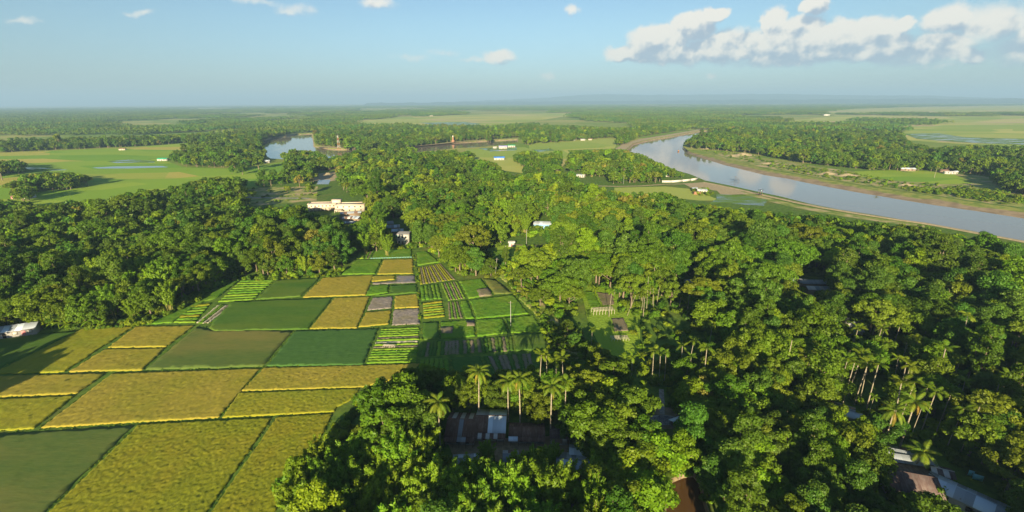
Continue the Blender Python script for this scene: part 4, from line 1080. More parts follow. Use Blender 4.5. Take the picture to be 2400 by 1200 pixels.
# far hills
def hills(name, pts, dist, label, rough=1.0):
    V = []; F = []
    P = []
    for (u, v) in pts:
        d = ray(u, v); az = math.atan2(d[0], d[1]); e = d[2] / math.hypot(d[0], d[1])
        P.append((az, CAM_H + e * dist))
    azs = np.linspace(P[0][0], P[-1][0], 140)
    hh = np.interp(azs, [q[0] for q in P], [q[1] for q in P])
    hh = np.maximum(0, hh + (vnoise(azs * 90, azs * 0, 3.) - .5) * 26 + (vnoise(azs * 260, azs * 0, 5.) - .5) * 12)
    hh[0] = hh[-1] = 0
    for i, a in enumerate(azs):
        for rr, f in ((dist - 2200, 0), (dist - 1500, .45), (dist - 800, .8), (dist, 1.0), (dist + 1500, .6), (dist + 3000, 0)):
            wob = (float(vnoise(np.array(a * 60 + rr * .01), np.array(rr * .002), 9.)) - .5) * .35 * f * (1 if f < 1 else 0)
            V.append((rr * math.sin(a), rr * math.cos(a), hh[i] * (f + wob) - (2 if f == 0 else 0)))
    for i in range(len(azs) - 1):
        for j in range(5):
            F.append((i * 6 + j, (i + 1) * 6 + j, (i + 1) * 6 + j + 1, i * 6 + j + 1))
    return tag(add(name, mesh_np(name, V, np.array(F), M_hill, True)), label, None, None, 'structure')
M_hill = mat_two('hill_forest', (.03, .07, .02), (.06, .10, .03), .01, 6, .95)
hills('hills', [(1060, 238), (1200, 233), (1290, 228), (1360, 222), (1420, 220), (1500, 222), (1600, 222), (1720, 221), (1850, 220), (1950, 223), (2100, 224), (2200, 225), (2350, 229), (2450, 232)], 20000, 'low blue hills along the horizon')
hills('hills', [(850, 241), (1000, 240), (1300, 237), (1700, 234), (2100, 232), (2400, 231), (2600, 231)], 15500, 'darker low ridge in front of the blue hills')

# ------------------------------------------------------------------ trees: prototypes
M_bark = mat_two('bark', (0.12, 0.09, 0.06), (0.24, 0.19, 0.13), 2.5, 5, 0.95, 0.5, 0.1, aniso=(1, 1, .3))
M_palmbark = mat_two('palm_bark', (0.20, 0.17, 0.12), (0.34, 0.29, 0.21), 3.0, 5, 0.95, 0.3, 0.05, aniso=(.3, .3, 1.6))
M_cane = mat_two('bamboo_cane', (0.24, 0.24, 0.06), (0.42, 0.33, 0.10), 1.0, 4, 0.6)
LEAF = {
    'dark': mat_leaf('leaf_dark', (0.055, 0.115, 0.007), (0.095, 0.165, 0.010)),
    'mid': mat_leaf('leaf_mid', (0.090, 0.165, 0.007), (0.145, 0.230, 0.011)),
    'olive': mat_leaf('leaf_olive', (0.115, 0.168, 0.009), (0.180, 0.235, 0.013)),
    'lime': mat_leaf('leaf_lime', (0.150, 0.245, 0.007), (0.235, 0.330, 0.012)),
    'blue': mat_leaf('leaf_blue', (0.065, 0.140, 0.012), (0.110, 0.195, 0.018)),
    'dry': mat_leaf('leaf_dry', (0.18, 0.17, 0.024), (0.27, 0.24, 0.034)),
    'bamboo': mat_leaf('leaf_bamboo', (0.125, 0.220, 0.008), (0.230, 0.335, 0.016)),
    'palm': mat_leaf('leaf_palm', (0.105, 0.175, 0.009), (0.200, 0.255, 0.015)),
    'coco': mat_leaf('leaf_coconut', (0.115, 0.185, 0.012), (0.225, 0.275, 0.024), objvar=.2),
    'gold': mat_leaf('leaf_gold', (0.26, 0.17, 0.02), (0.38, 0.27, 0.04)),
}
def cards(R, P, N, size, elong=1.5, up=0.0):
    n_ = len(P)
    N = N / np.maximum(np.linalg.norm(N, axis=1, keepdims=True), 1e-6)
    a = R.normal(size=(n_, 3)); a[:, 2] += up
    t = a - N * (a * N).sum(1, keepdims=True)
    t /= np.maximum(np.linalg.norm(t, axis=1, keepdims=True), 1e-6)
    b = np.cross(N, t)
    s = size * R.uniform(.6, 1.3, (n_, 1))
    l = t * s * elong * .5; w = b * s * .5
    k = N * s * 0.16
    V = np.stack([P - l - k, P + w * .9 + l * -.1, P + l - k, P - w * .9 + l * .1], 1).reshape(-1, 3)
    return V, np.arange(4 * n_).reshape(-1, 4)
def sph(R, n_):
    d = R.normal(size=(n_, 3))
    return d / np.linalg.norm(d, axis=1, keepdims=True)
def broad(seed, H, Rr, shape, nc, nl, ls, low=1.0):
    R = np.random.default_rng(seed)
    C = []; rad = []
    while len(C) < nc:
        d = sph(R, 1)[0]
        if shape == 'spread':
            if d[2] < -0.1: continue
            k = R.uniform(.45, 1) ** .5
            c = np.array([d[0] * Rr * k, d[1] * Rr * k, H * (.62 + .30 * d[2] * (1 - .2 * k)) + R.uniform(-.05, .05) * H]); r_ = Rr * R.uniform(.14, .26)
        elif shape == 'tall':
            k = R.uniform(.3, 1)
            zz = R.uniform(.24, .95)
            prof = math.sin(math.pi * min(1, (zz - .12) / .9)) ** .7
            c = np.array([d[0] * Rr * k * prof, d[1] * Rr * k * prof, H * zz]); r_ = Rr * R.uniform(.26, .42)
        else:
            if d[2] < -0.9: continue
            k = R.uniform(.35, 1) ** .6 * R.uniform(.8, 1.1)
            c = np.array([d[0] * Rr * k, d[1] * Rr * k, H * (.56 + .40 * d[2] * k)]); r_ = Rr * R.uniform(.20, .36)
        C.append(c); rad.append(r_)
    C = np.array(C); rad = np.array(rad) * (.80 if nc > 45 else 1.0)
    C[:, 2] *= low
    w = rad ** 2; pick = R.choice(nc, nl, p=w / w.sum())
    d = sph(R, nl)
    flip = (d[:, 2] < -.25) & (R.random(nl) < .8); d[flip, 2] *= -1
    sq = .72 if shape == 'spread' else .85
    P = C[pick] + d * rad[pick][:, None] * R.uniform(.55, 1.22, (nl, 1)) ** .8 * np.array([1, 1, sq])
    N = d + R.normal(size=(nl, 3)) * .55 + np.array([0, 0, .25])
    V, F = cards(R, P, N, ls, 1.45)
    tb = MB()
    lean = R.uniform(-.6, .6, 2)
    top = (lean[0], lean[1], H * .6)
    r0 = H * .020 + .05
    tb.tube([(0, 0, -.2), (lean[0] * .2, lean[1] * .2, H * .2), (lean[0] * .6, lean[1] * .6, H * .4), top], [r0 * 1.25, r0, r0 * .75, r0 * .4], 6)
    for i in R.choice(nc, min(nc, 7), replace=False):
        s = R.uniform(.25, .5)
        p0 = np.array([lean[0] * s * 1.5, lean[1] * s * 1.5, H * s]); p1 = C[i]
        pm = (p0 + p1) / 2 + np.array([0, 0, -.04 * H])
        tb.tube([p0, pm, p1], [r0 * .5, r0 * .36, r0 * .12], 4)
    return tb, V, F
def bamboo(seed, H, nculm, nl, ls):
    R = np.random.default_rng(seed)
    tb = MB(); P = []; N = []
    for i in range(nculm):
        a = R.uniform(0, 2 * math.pi); r0 = R.uniform(.1, 1.0); out = R.uniform(.8, 3.6); h = H * R.uniform(.7, 1.05)
        b0 = np.array([math.cos(a) * r0, math.sin(a) * r0, 0])
        t = np.linspace(0, 1, 7)
        path = [b0 + np.array([math.cos(a) * out * x ** 2.2, math.sin(a) * out * x ** 2.2, h * (x - .10 * x ** 5 * (out / 3))]) for x in t]
        if i % 2 == 0: tb.tube(path, [.06, .06, .055, .05, .04, .03, .015], 4, False)
        k = nl // nculm
        x = R.uniform(.30, 1.0, k) ** .8
        pts = np.array([np.interp(x, t, [q[j] for q in path]) for j in range(3)]).T
        sp = .30 + .75 * np.sin(np.pi * np.clip((x - .22) / .85, 0, 1))
        dd = sph(R, k); dd[:, 2] *= .6
        P.append(pts + dd * sp[:, None] * R.uniform(.3, 1.1, (k, 1)) - np.array([0, 0, .12]))
        N.append(dd + np.array([0, 0, .5]) + R.normal(size=(k, 3)) * .35)
    V, F = cards(R, np.vstack(P), np.vstack(N), ls, 2.3, -.8)
    return tb, V, F
def frond(R, L, npair, wl, droop, width):
    """pinnate frond along +X rising then drooping; returns V, F4"""
    V = []; F = []
    xs = np.linspace(0, 1, 9)
    rise = .55
    path = [np.array([L * x * (1 - .12 * x), 0, L * (rise * x - droop * x * x)]) for x in xs]
    ctr = lambda x: np.array([np.interp(x, xs, [p_[j] for p_ in path]) for j in range(3)])
    for i in range(8):
        a, b = path[i], path[i + 1]; w = .045 * (1 - i / 9) * L / 3
        k = len(V); V += [a + [0, w, 0], a - [0, w, 0], b - [0, w, 0], b + [0, w, 0]]; F.append((k, k + 1, k + 2, k + 3))
    for i in range(npair):
        x = .14 + .86 * (i + .5) / npair
        c = ctr(x); c2 = ctr(min(1, x + .02)); t = c2 - c; t = t / (np.linalg.norm(t) + 1e-6)
        ln = wl * (math.sin(math.pi * (.12 + .82 * x)) ** .7)
        for s in (-1, 1):
            e = c + np.array([0, s, 0]) * ln * .78 + t * ln * .45 + np.array([0, 0, -.40 * ln + R.uniform(-.08, .08)])
            m_ = (c + e) / 2 + np.array([0, 0, .10 * ln])
            k = len(V); V += [c - t * width, m_ - t * width * .8, e, m_ + t * width * .9, c + t * width]
            F += [(k, k + 1, k + 3, k + 4)]; F.append((k + 1, k + 2, k + 3, k + 3))
    return V, F
def frond_mesh(name, R, L, npair, wl, droop, width, mat):
    V, F = frond(R, L, npair, wl, droop, width)
    q = np.array([f for f in F if f[2] != f[3]]); t = np.array([f[:3] for f in F if f[2] == f[3]])
    return mesh_np(name, V, [q, t], mat)
def areca(seed, H, nf, npair, seg=6):
    R = np.random.default_rng(seed)
    tb = MB(); ln = R.uniform(-.5, .5, 2)
    tb.tube([(0, 0, -.2), (ln[0] * .3, ln[1] * .3, H * .4), (ln[0], ln[1], H)], [.13, .10, .085], seg)
    V = []; F4 = []; F3 = []
    for i in range(nf):
        az = 2 * math.pi * i / nf + R.uniform(-.3, .3); el = R.uniform(-.35, .75)
        fv, ff = frond(R, R.uniform(1.9, 2.5), npair, .75, .55 + .3 * (el < 0), .10)
        fv = np.array(fv)
        m_ = np.array(Matrix.Rotation(az, 3, 'Z') @ Matrix.Rotation(-el, 3, 'Y'))
        k = len(V)
        V += list(fv @ m_.T + np.array([ln[0], ln[1], H]))
        F4 += [tuple(k + j for j in f) for f in ff if f[2] != f[3]]; F3 += [tuple(k + j for j in f[:3]) for f in ff if f[2] == f[3]]
    return tb, np.array(V), [np.array(F4), np.array(F3)]

def two_mat_mesh(name, tb, V, F, mt, ml):
    if isinstance(F, np.ndarray): F = [F]
    n0 = tb.n
    fs = []
    if tb.F4: fs.append(np.array(tb.F4))
    if tb.F3: fs.append(np.array(tb.F3))
    nt = sum(len(f) for f in fs)
    me = mesh_np(name, np.vstack([np.array(tb.V), V]), fs + [f + n0 for f in F], mt)
    me.materials.append(ml)
    mi = np.zeros(len(me.polygons), np.int32); mi[nt:] = 1
    me.polygons.foreach_set('material_index', mi)
    return me
KINDS = []   # dict: look, mat, H, R, tree/bamboo/areca, meshes
PROTO = bpy.data.collections.new('tree_prototypes')       # never linked to the scene: only instanced
def proto(me):
    o = bpy.data.objects.new('prototype_%03d' % len(PROTO.objects), me)
    PROTO.objects.link(o)
    return len(PROTO.objects) - 1
SPEC = [  # look, leaf, H, R, shape, clumps, leaves(near), leaf size, weight
    ('dark green round tree', 'dark', 12, 4.6, 'round', 34, 3600, .62, 1.5),
    ('mid green round tree', 'mid', 11, 4.3, 'round', 30, 3300, .60, 1.7),
    ('mid green lumpy tree', 'mid', 12.5, 4.8, 'round', 22, 3200, .66, 1.2),
    ('olive green broad tree', 'olive', 12, 5.4, 'spread', 34, 3400, .62, 1.1),
    ('olive green lumpy tree', 'olive', 11, 4.2, 'round', 26, 3000, .58, 1.0),
    ('lime green bushy tree', 'lime', 9.5, 3.9, 'round', 24, 2600, .62, .8),
    ('dark green tall slim tree', 'dark', 16, 3.3, 'tall', 34, 3200, .60, .8),
    ('bluish green tall tree', 'blue', 14.5, 4.2, 'tall', 34, 3400, .62, 1.0),
    ('bluish green round tree', 'blue', 12, 4.6, 'round', 28, 3300, .62, 1.0),
    ('dry brownish thin tree', 'dry', 11, 3.6, 'round', 22, 1700, .50, .16),
    ('green flat-topped spreading tree', 'mid', 12, 6.8, 'spread', 40, 4200, .62, .7),
    ('yellow-green tall tree', 'lime', 14, 3.8, 'tall', 30, 3000, .60, .5),
]
for i, (look, lf, H, Rr, shape, nc, nl, ls, wt) in enumerate(SPEC):
    tb, V, F = broad(100 + i, H, Rr, shape, int(nc * 1.9), int(nl * 2.4), ls * .62)
    k = dict(look=look, H=H, R=Rr, type='tree', w=wt,
             trunk=tb.mesh('trunk', M_bark), crown=mesh_np('crown', V, F, LEAF[lf]))
    k['near'] = proto(two_mat_mesh('tree_near', tb, V, F, M_bark, LEAF[lf]))
    tb, V, F = broad(300 + i, H, Rr, shape, nc, 700, 1.05 if Rr > 4 else .95, .88)
    k['mid'] = proto(two_mat_mesh('tree_mid', tb, V, F, M_bark, LEAF[lf]))
    KINDS.append(k)
NB = len(KINDS)
for i in range(3):
    tb, V, F = bamboo(500 + i, 11 + i, 28, 6500, .30)
    k = dict(look=['feathery light green bamboo clump', 'tall arching bamboo clump', 'dense yellowish bamboo clump'][i], H=11 + i, R=3.4, type='bamboo', w=1.0, trunk=tb.mesh('culms', M_cane), crown=mesh_np('foliage', V, F, LEAF['bamboo']))
    k['near'] = proto(two_mat_mesh('bamboo_near', tb, V, F, M_cane, LEAF['bamboo']))
    tb, V, F = bamboo(520 + i, 11 + i, 12, 480, 1.0)
    k['mid'] = proto(two_mat_mesh('bamboo_mid', tb, V, F, M_cane, LEAF['bamboo']))
    KINDS.append(k)
NA = len(KINDS)
for i in range(3):
    H = (10.5, 12.5, 9)[i]
    tb, V, F = areca(600 + i, H, 10, 9)
    k = dict(look=['slender areca palm', 'tall slender areca palm', 'short slender areca palm'][i], H=H, R=2.0, type='areca', w=1.0, trunk=tb.mesh('trunk', M_palmbark), crown=mesh_np('crown', V, F, LEAF['palm']))
    k['near'] = k['mid'] = proto(two_mat_mesh('areca_near', tb, V, F, M_palmbark, LEAF['palm']))
    KINDS.append(k)
# far groves: small patches of many crowns
GROVE = []
for i in range(5):
    R = np.random.default_rng(700 + i)
    Vs = []; Fs = []; kk = 0
    ntree = 46
    for j in range(ntree):
        x, y = R.uniform(-40, 40, 2); h = R.uniform(7, 14); r_ = R.uniform(3, 5.2)
        m_ = 44
        d = sph(R, m_); d[:, 2] = np.abs(d[:, 2]) * 1.0 - .25
        P = np.array([x, y, h * .62]) + d * np.array([r_, r_, h * .42]) * R.uniform(.75, 1.05, (m_, 1))
        V, F = cards(R, P, d + R.normal(size=(m_, 3)) * .35, 2.3, 1.3)
        Vs.append(V); Fs.append(F + kk); kk += len(V)
    GROVE.append(proto(mesh_np('grove', np.vstack(Vs), np.vstack(Fs), LEAF[['dark', 'mid', 'blue', 'olive', 'mid'][i]])))
BUSH = []
for i, (lf, s) in enumerate([('mid', .8), ('lime', .8), ('dark', .9), ('olive', .8)]):
    R = np.random.default_rng(760 + i)
    cs = np.array([[R.uniform(-.9, .9), R.uniform(-.9, .9), R.uniform(.4, 1.3)] for _ in range(9)])
    m_ = 520
    pk = R.integers(0, 9, m_); d = sph(R, m_); d[:, 2] = np.where(d[:, 2] < -.2, -d[:, 2], d[:, 2])
    V, F = cards(R, cs[pk] + d * R.uniform(.45, .85, (m_, 1)), d + R.normal(size=(m_, 3)) * .4, .40, 1.5)
    BUSH.append(proto(mesh_np('bush', V, F, LEAF[lf])))

# ------------------------------------------------------------------ where trees stand (outlines as seen in the photograph)
FIELDS = [(-300, 800), (0, 775), (200, 767), (335, 757), (470, 690), (550, 652), (800, 642), (830, 588), (975, 580), (1012, 588), (1075, 652), (1130, 648), (1165, 650), (1228, 688), (1275, 733), (1305, 820),
          (1262, 868), (1150, 868), (1060, 872), (985, 862), (920, 895), (850, 935), (805, 995), (740, 1050), (690, 1100), (640, 1200), (600, 1280), (-300, 1280)]
CLEAR = [FIELDS,
    [(1043, 950), (1120, 935), (1190, 945), (1260, 975), (1330, 990), (1335, 1030), (1385, 1035), (1390, 1105), (1300, 1108), (1290, 1065), (1225, 1050), (1205, 1080), (1075, 1080), (1043, 1045)],
    [(1498, 958), (1538, 955), (1538, 905), (1566, 905), (1570, 955), (1605, 955), (1605, 1000), (1505, 1000)],
    [(2065, 1035), (2180, 1035), (2215, 1095), (2300, 1110), (2350, 1190), (2340, 1215), (2220, 1200), (2205, 1150), (2130, 1160), (2080, 1140)],
    [(1930, 930), (1960, 925), (2015, 965), (2010, 985), (1960, 975)],
    [(1842, 640), (1920, 636), (1955, 665), (1945, 684), (1880, 684)],
    [(1600, 645), (1634, 645), (1634, 672), (1600, 672)], [(1985, 735), (2022, 735), (2020, 765), (1985, 765)], [(1655, 695), (1672, 695), (1672, 708), (1655, 708)],
    [(712, 455), (856, 455), (856, 500), (846, 522), (800, 524), (790, 505), (712, 490)], [(893, 512), (962, 512), (962, 580), (928, 580), (922, 545)],
    [(1252, 510), (1294, 510), (1294, 532), (1252, 532)], [(1185, 555), (1280, 555), (1285, 582), (1190, 580)],
    [(1138, 580), (1205, 576), (1215, 612), (1150, 616)], [(1358, 672), (1402, 666), (1430, 690), (1500, 735), (1500, 830), (1420, 838), (1380, 760)],
    [(1268, 742), (1340, 742), (1420, 800), (1420, 840), (1290, 846)], [(1500, 740), (1600, 740), (1660, 790), (1660, 815), (1510, 850)],
    [(1560, 1112), (1600, 1102), (1636, 1098), (1662, 1200), (1690, 1420), (1545, 1420)],
    [(1958, 884), (2080, 880), (2085, 925), (1962, 935)],
    [(580, 436), (600, 440), (745, 428), (748, 466), (715, 470), (620, 478), (570, 478)],
    [(736, 402), (795, 398), (800, 425), (770, 440), (736, 440)],
    # left plain
    [(-300, 362), (0, 358), (150, 351), (330, 343), (450, 334), (455, 338), (400, 352), (395, 378), (440, 392), (560, 394), (610, 385), (625, 368), (655, 370), (665, 388), (590, 396), (470, 404), (390, 428), (330, 436), (230, 450), (150, 452), (225, 432), (222, 412), (150, 398), (60, 395), (58, 378), (30, 370), (-300, 372)],
    [(230, 415), (380, 405), (330, 432), (240, 445)], [(60, 453), (150, 447), (235, 434), (340, 436), (280, 450), (140, 464), (100, 474)],
    # river and its banks
    [(1500, 357), (1560, 383), (1618, 408), (1640, 412), (1620, 418), (1560, 416), (1545, 430), (1400, 432), (1440, 444), (1560, 446), (1610, 466), (1690, 480), (1800, 490), (1900, 495), (2000, 510), (2140, 520), (2270, 538), (2400, 560), (2900, 660), (2900, 540),
     (2400, 458), (2340, 448), (2310, 412), (2230, 404), (2130, 400), (2050, 400), (1900, 386), (1780, 364), (1700, 354), (1640, 350), (1600, 346), (1604, 330), (1628, 314), (1690, 302), (1640, 301), (1560, 312), (1500, 321), (1453, 346), (1490, 356)],
    [(612, 330), (639, 322), (664, 319), (692, 313), (735, 311), (738, 342), (800, 346), (812, 356), (770, 366), (740, 350), (700, 348), (676, 345), (655, 362), (625, 362), (612, 345)],
    [(950, 346), (1067, 332), (1140, 328), (1142, 343), (1040, 348), (970, 354)], [(1150, 327), (1220, 322), (1220, 334), (1150, 336)],
    [(1100, 358), (1130, 345), (1240, 340), (1440, 322), (1450, 328), (1440, 346), (1340, 350), (1230, 350), (1205, 358), (1205, 380), (1245, 402), (1172, 400), (1168, 380), (1110, 366)],
    [(1310, 372), (1330, 372), (1335, 400), (1312, 398)], [(1340, 402), (1370, 402), (1370, 416), (1420, 414), (1436, 428), (1400, 432), (1340, 414)],
    # far fields
    [(830, 283), (930, 276), (1060, 270), (1350, 264), (1330, 271), (1260, 281), (1200, 289), (1030, 294), (960, 290), (850, 288)],
    [(1840, 284), (1960, 271), (1930, 262), (2000, 255), (2200, 250), (2900, 240), (2900, 262), (2500, 262), (2180, 264), (2150, 262), (1975, 264), (1965, 272), (2000, 277), (2000, 288)],
    [(2195, 274), (2400, 272), (2900, 275), (2900, 350), (2400, 338), (2250, 336), (2190, 342), (2125, 326), (2110, 300), (2100, 296), (2190, 294)],
    [(2050, 405), (2320, 410), (2340, 450), (2050, 430)], [(1255, 350), (1300, 346), (1303, 354), (1258, 357)],
]
FOREST = [
    [(-420, 466), (0, 470), (103, 488), (133, 476), (233, 468), (277, 464), (333, 452), (393, 444), (467, 422), (517, 416), (583, 420), (600, 446), (560, 478), (617, 468), (700, 478), (790, 498), (830, 520), (830, 640), (800, 645), (555, 655), (470, 690), (415, 710), (330, 757), (200, 770), (60, 775), (0, 780), (-420, 860)],
    [(-420, 870), (-60, 846), (-60, 890), (-200, 950), (-420, 1050)],
    [(655, 352), (700, 342), (765, 364), (800, 360), (883, 347), (960, 347), (1050, 353), (1100, 357), (1133, 373), (1167, 382), (1170, 400), (1240, 408), (1330, 402), (1400, 432), (1430, 444), (1560, 449), (1600, 468), (1680, 483), (1740, 478), (1800, 493), (1900, 498), (2000, 513), (2140, 524), (2160, 516),
     (2230, 530), (2290, 563), (2400, 594), (2800, 680), (3000, 900), (3000, 1310), (540, 1310), (640, 1190), (700, 1090), (800, 1000), (850, 930), (1000, 860), (1260, 870), (1300, 820), (1205, 690), (1075, 655), (1012, 590), (830, 585), (800, 530), (740, 445), (680, 400)],
    [(1203, 352), (1260, 356), (1310, 352), (1325, 370), (1310, 395), (1240, 400), (1205, 380)],
    [(1330, 372), (1345, 352), (1400, 345), (1480, 355), (1500, 362), (1560, 376), (1600, 398), (1612, 412), (1540, 428), (1480, 432), (1440, 428), (1400, 412), (1340, 405)],
    [(1608, 332), (1640, 304), (1750, 285), (1900, 288), (2030, 288), (2110, 296), (2122, 326), (2180, 343), (2250, 337), (2400, 339), (2900, 350), (2900, 530), (2400, 456), (2340, 446), (2310, 405), (2150, 397), (2050, 397), (1920, 384), (1850, 372), (1780, 362), (1700, 350), (1640, 346)],
    [(405, 352), (430, 336), (500, 325), (600, 310), (618, 332), (622, 355), (600, 380), (540, 392), (440, 390), (400, 372)],
    [(0, 378), (35, 372), (56, 380), (54, 391), (0, 393), (-100, 395), (-100, 378)],
    [(30, 430), (70, 412), (150, 405), (215, 408), (220, 428), (150, 446), (60, 452), (20, 448)],
    [(600, 398), (680, 392), (738, 402), (742, 440), (690, 446), (600, 446)],
    [(745, 342), (738, 314), (800, 294), (1000, 300), (1240, 292), (1440, 300), (1600, 296), (1560, 310), (1470, 335), (1440, 322), (1240, 328), (1215, 321), (1060, 329), (950, 340), (800, 343)],
    [(-300, 322), (0, 318), (300, 320), (450, 314), (600, 302), (608, 314), (450, 331), (330, 341), (150, 349), (0, 356), (-300, 362)],
]
SPARSE = [([(600, 398), (680, 392), (738, 402), (742, 440), (690, 446), (600, 446)], .5), ([(1110, 610), (1270, 610), (1420, 700), (1420, 760), (1290, 740), (1200, 680)], .22),
          ([(1400, 780), (1700, 760), (1700, 880), (1500, 920), (1300, 880)], .35)]
A_ZONE = [([(1850, 790), (2050, 760), (2500, 800), (2500, 1010), (2150, 1000), (1950, 930), (1840, 860)], .68), ([(1400, 640), (1660, 640), (1720, 820), (1640, 890), (1500, 900), (1400, 830)], .45), ([(1980, 920), (2120, 930), (2140, 1010), (2000, 1000)], .5),
          ([(100, 540), (420, 540), (400, 640), (150, 640)], .08), ([(1250, 820), (1350, 820), (1350, 880), (1250, 880)], .3)]
B_ZONE = [([(640, 1030), (800, 1020), (1060, 1050), (1300, 1080), (1530, 1060), (1560, 1300), (560, 1320)], .85), ([(180, 620), (410, 620), (400, 760), (180, 770)], .45), ([(805, 500), (935, 520), (935, 585), (815, 585)], .6),
          ([(1330, 395), (1450, 400), (1430, 450), (1330, 440)], .4), ([(1100, 440), (1250, 440), (1250, 600), (1100, 600)], .18), ([(550, 560), (800, 540), (800, 650), (550, 650)], .15)]
def scatter(x0, x1, y0, y1, sp, dmin, dmax):
    gx, gy = np.meshgrid(np.arange(x0, x1, sp), np.arange(y0, y1, sp))
    gx = (gx + rng.uniform(-.46, .46, gx.shape) * sp).ravel(); gy = (gy + rng.uniform(-.46, .46, gy.shape) * sp).ravel()
    d = np.hypot(gx, gy)
    ok = (d >= dmin) & (d < dmax) & (np.abs(gx) < gy * 1.32 + 40)
    return gx[ok], gy[ok]
def at_h(x, y, h):
    return project(np.column_stack([x, y, h * np.ones_like(x)]))[:2]
def pick_kind(x, y):
    u, v = at_h(x, y, 0 * x); uc, vc = at_h(x, y, 8 + 0 * x)
    w = np.array([k['w'] for k in KINDS[:NB]]); w = w / w.sum()
    k = rng.choice(NB, len(x), p=w)
    # neighbouring trees are often of one kind
    cl = (hsh(np.floor(x / 26 + 3 * vnoise(x * .05, y * .05, 8.)), np.floor(y / 26), 9.) * 997).astype(int)
    same = rng.random(len(x)) < .45
    kk = np.searchsorted(np.cumsum(w), hsh(cl.astype(float), cl * .5, 2.)).clip(0, NB - 1)
    k = np.where(same, kk, k)
    for poly, pr in B_ZONE:
        s = in_poly(uc, vc, poly) & (rng.random(len(x)) < pr); k = np.where(s, NB + rng.integers(0, 3, len(x)), k)
    for poly, pr in A_ZONE:
        s = in_poly(uc, vc, poly) & (rng.random(len(x)) < pr); k = np.where(s, NA + rng.integers(0, 3, len(x)), k)
    return k
KH = np.array([k['H'] for k in KINDS]); KR = np.array([k['R'] for k in KINDS])
def accept(x, y, H, far=False, Rr=None):
    ub, vb = at_h(x, y, 0 * x)
    uc, vc = at_h(x, y, H * .72)
    ok = in_any(uc, vc, FOREST)
    if far:
        dflt = vc < 334
        wood = vnoise(x * .0012 + 3, y * .0007, 21.) * .55 + vnoise(x * .0045, y * .0016, 22.) * .45
        ok |= dflt & (wood > .43)
    for h in (0.0, .3, .6, .97):
        u, v = at_h(x, y, H * h)
        for c_ in CLEAR:
            ok &= ~in_poly(u, v, c_)
    if Rr is not None:
        for s in (-.75, .75):
            u, v = at_h(x + s * Rr, y, H * .65)
            for c_ in CLEAR[:20]:
                ok &= ~in_poly(u, v, c_)
    for poly, pr in SPARSE:
        ok &= ~(in_poly(uc, vc, poly) & (rng.random(len(x)) > pr))
    return ok

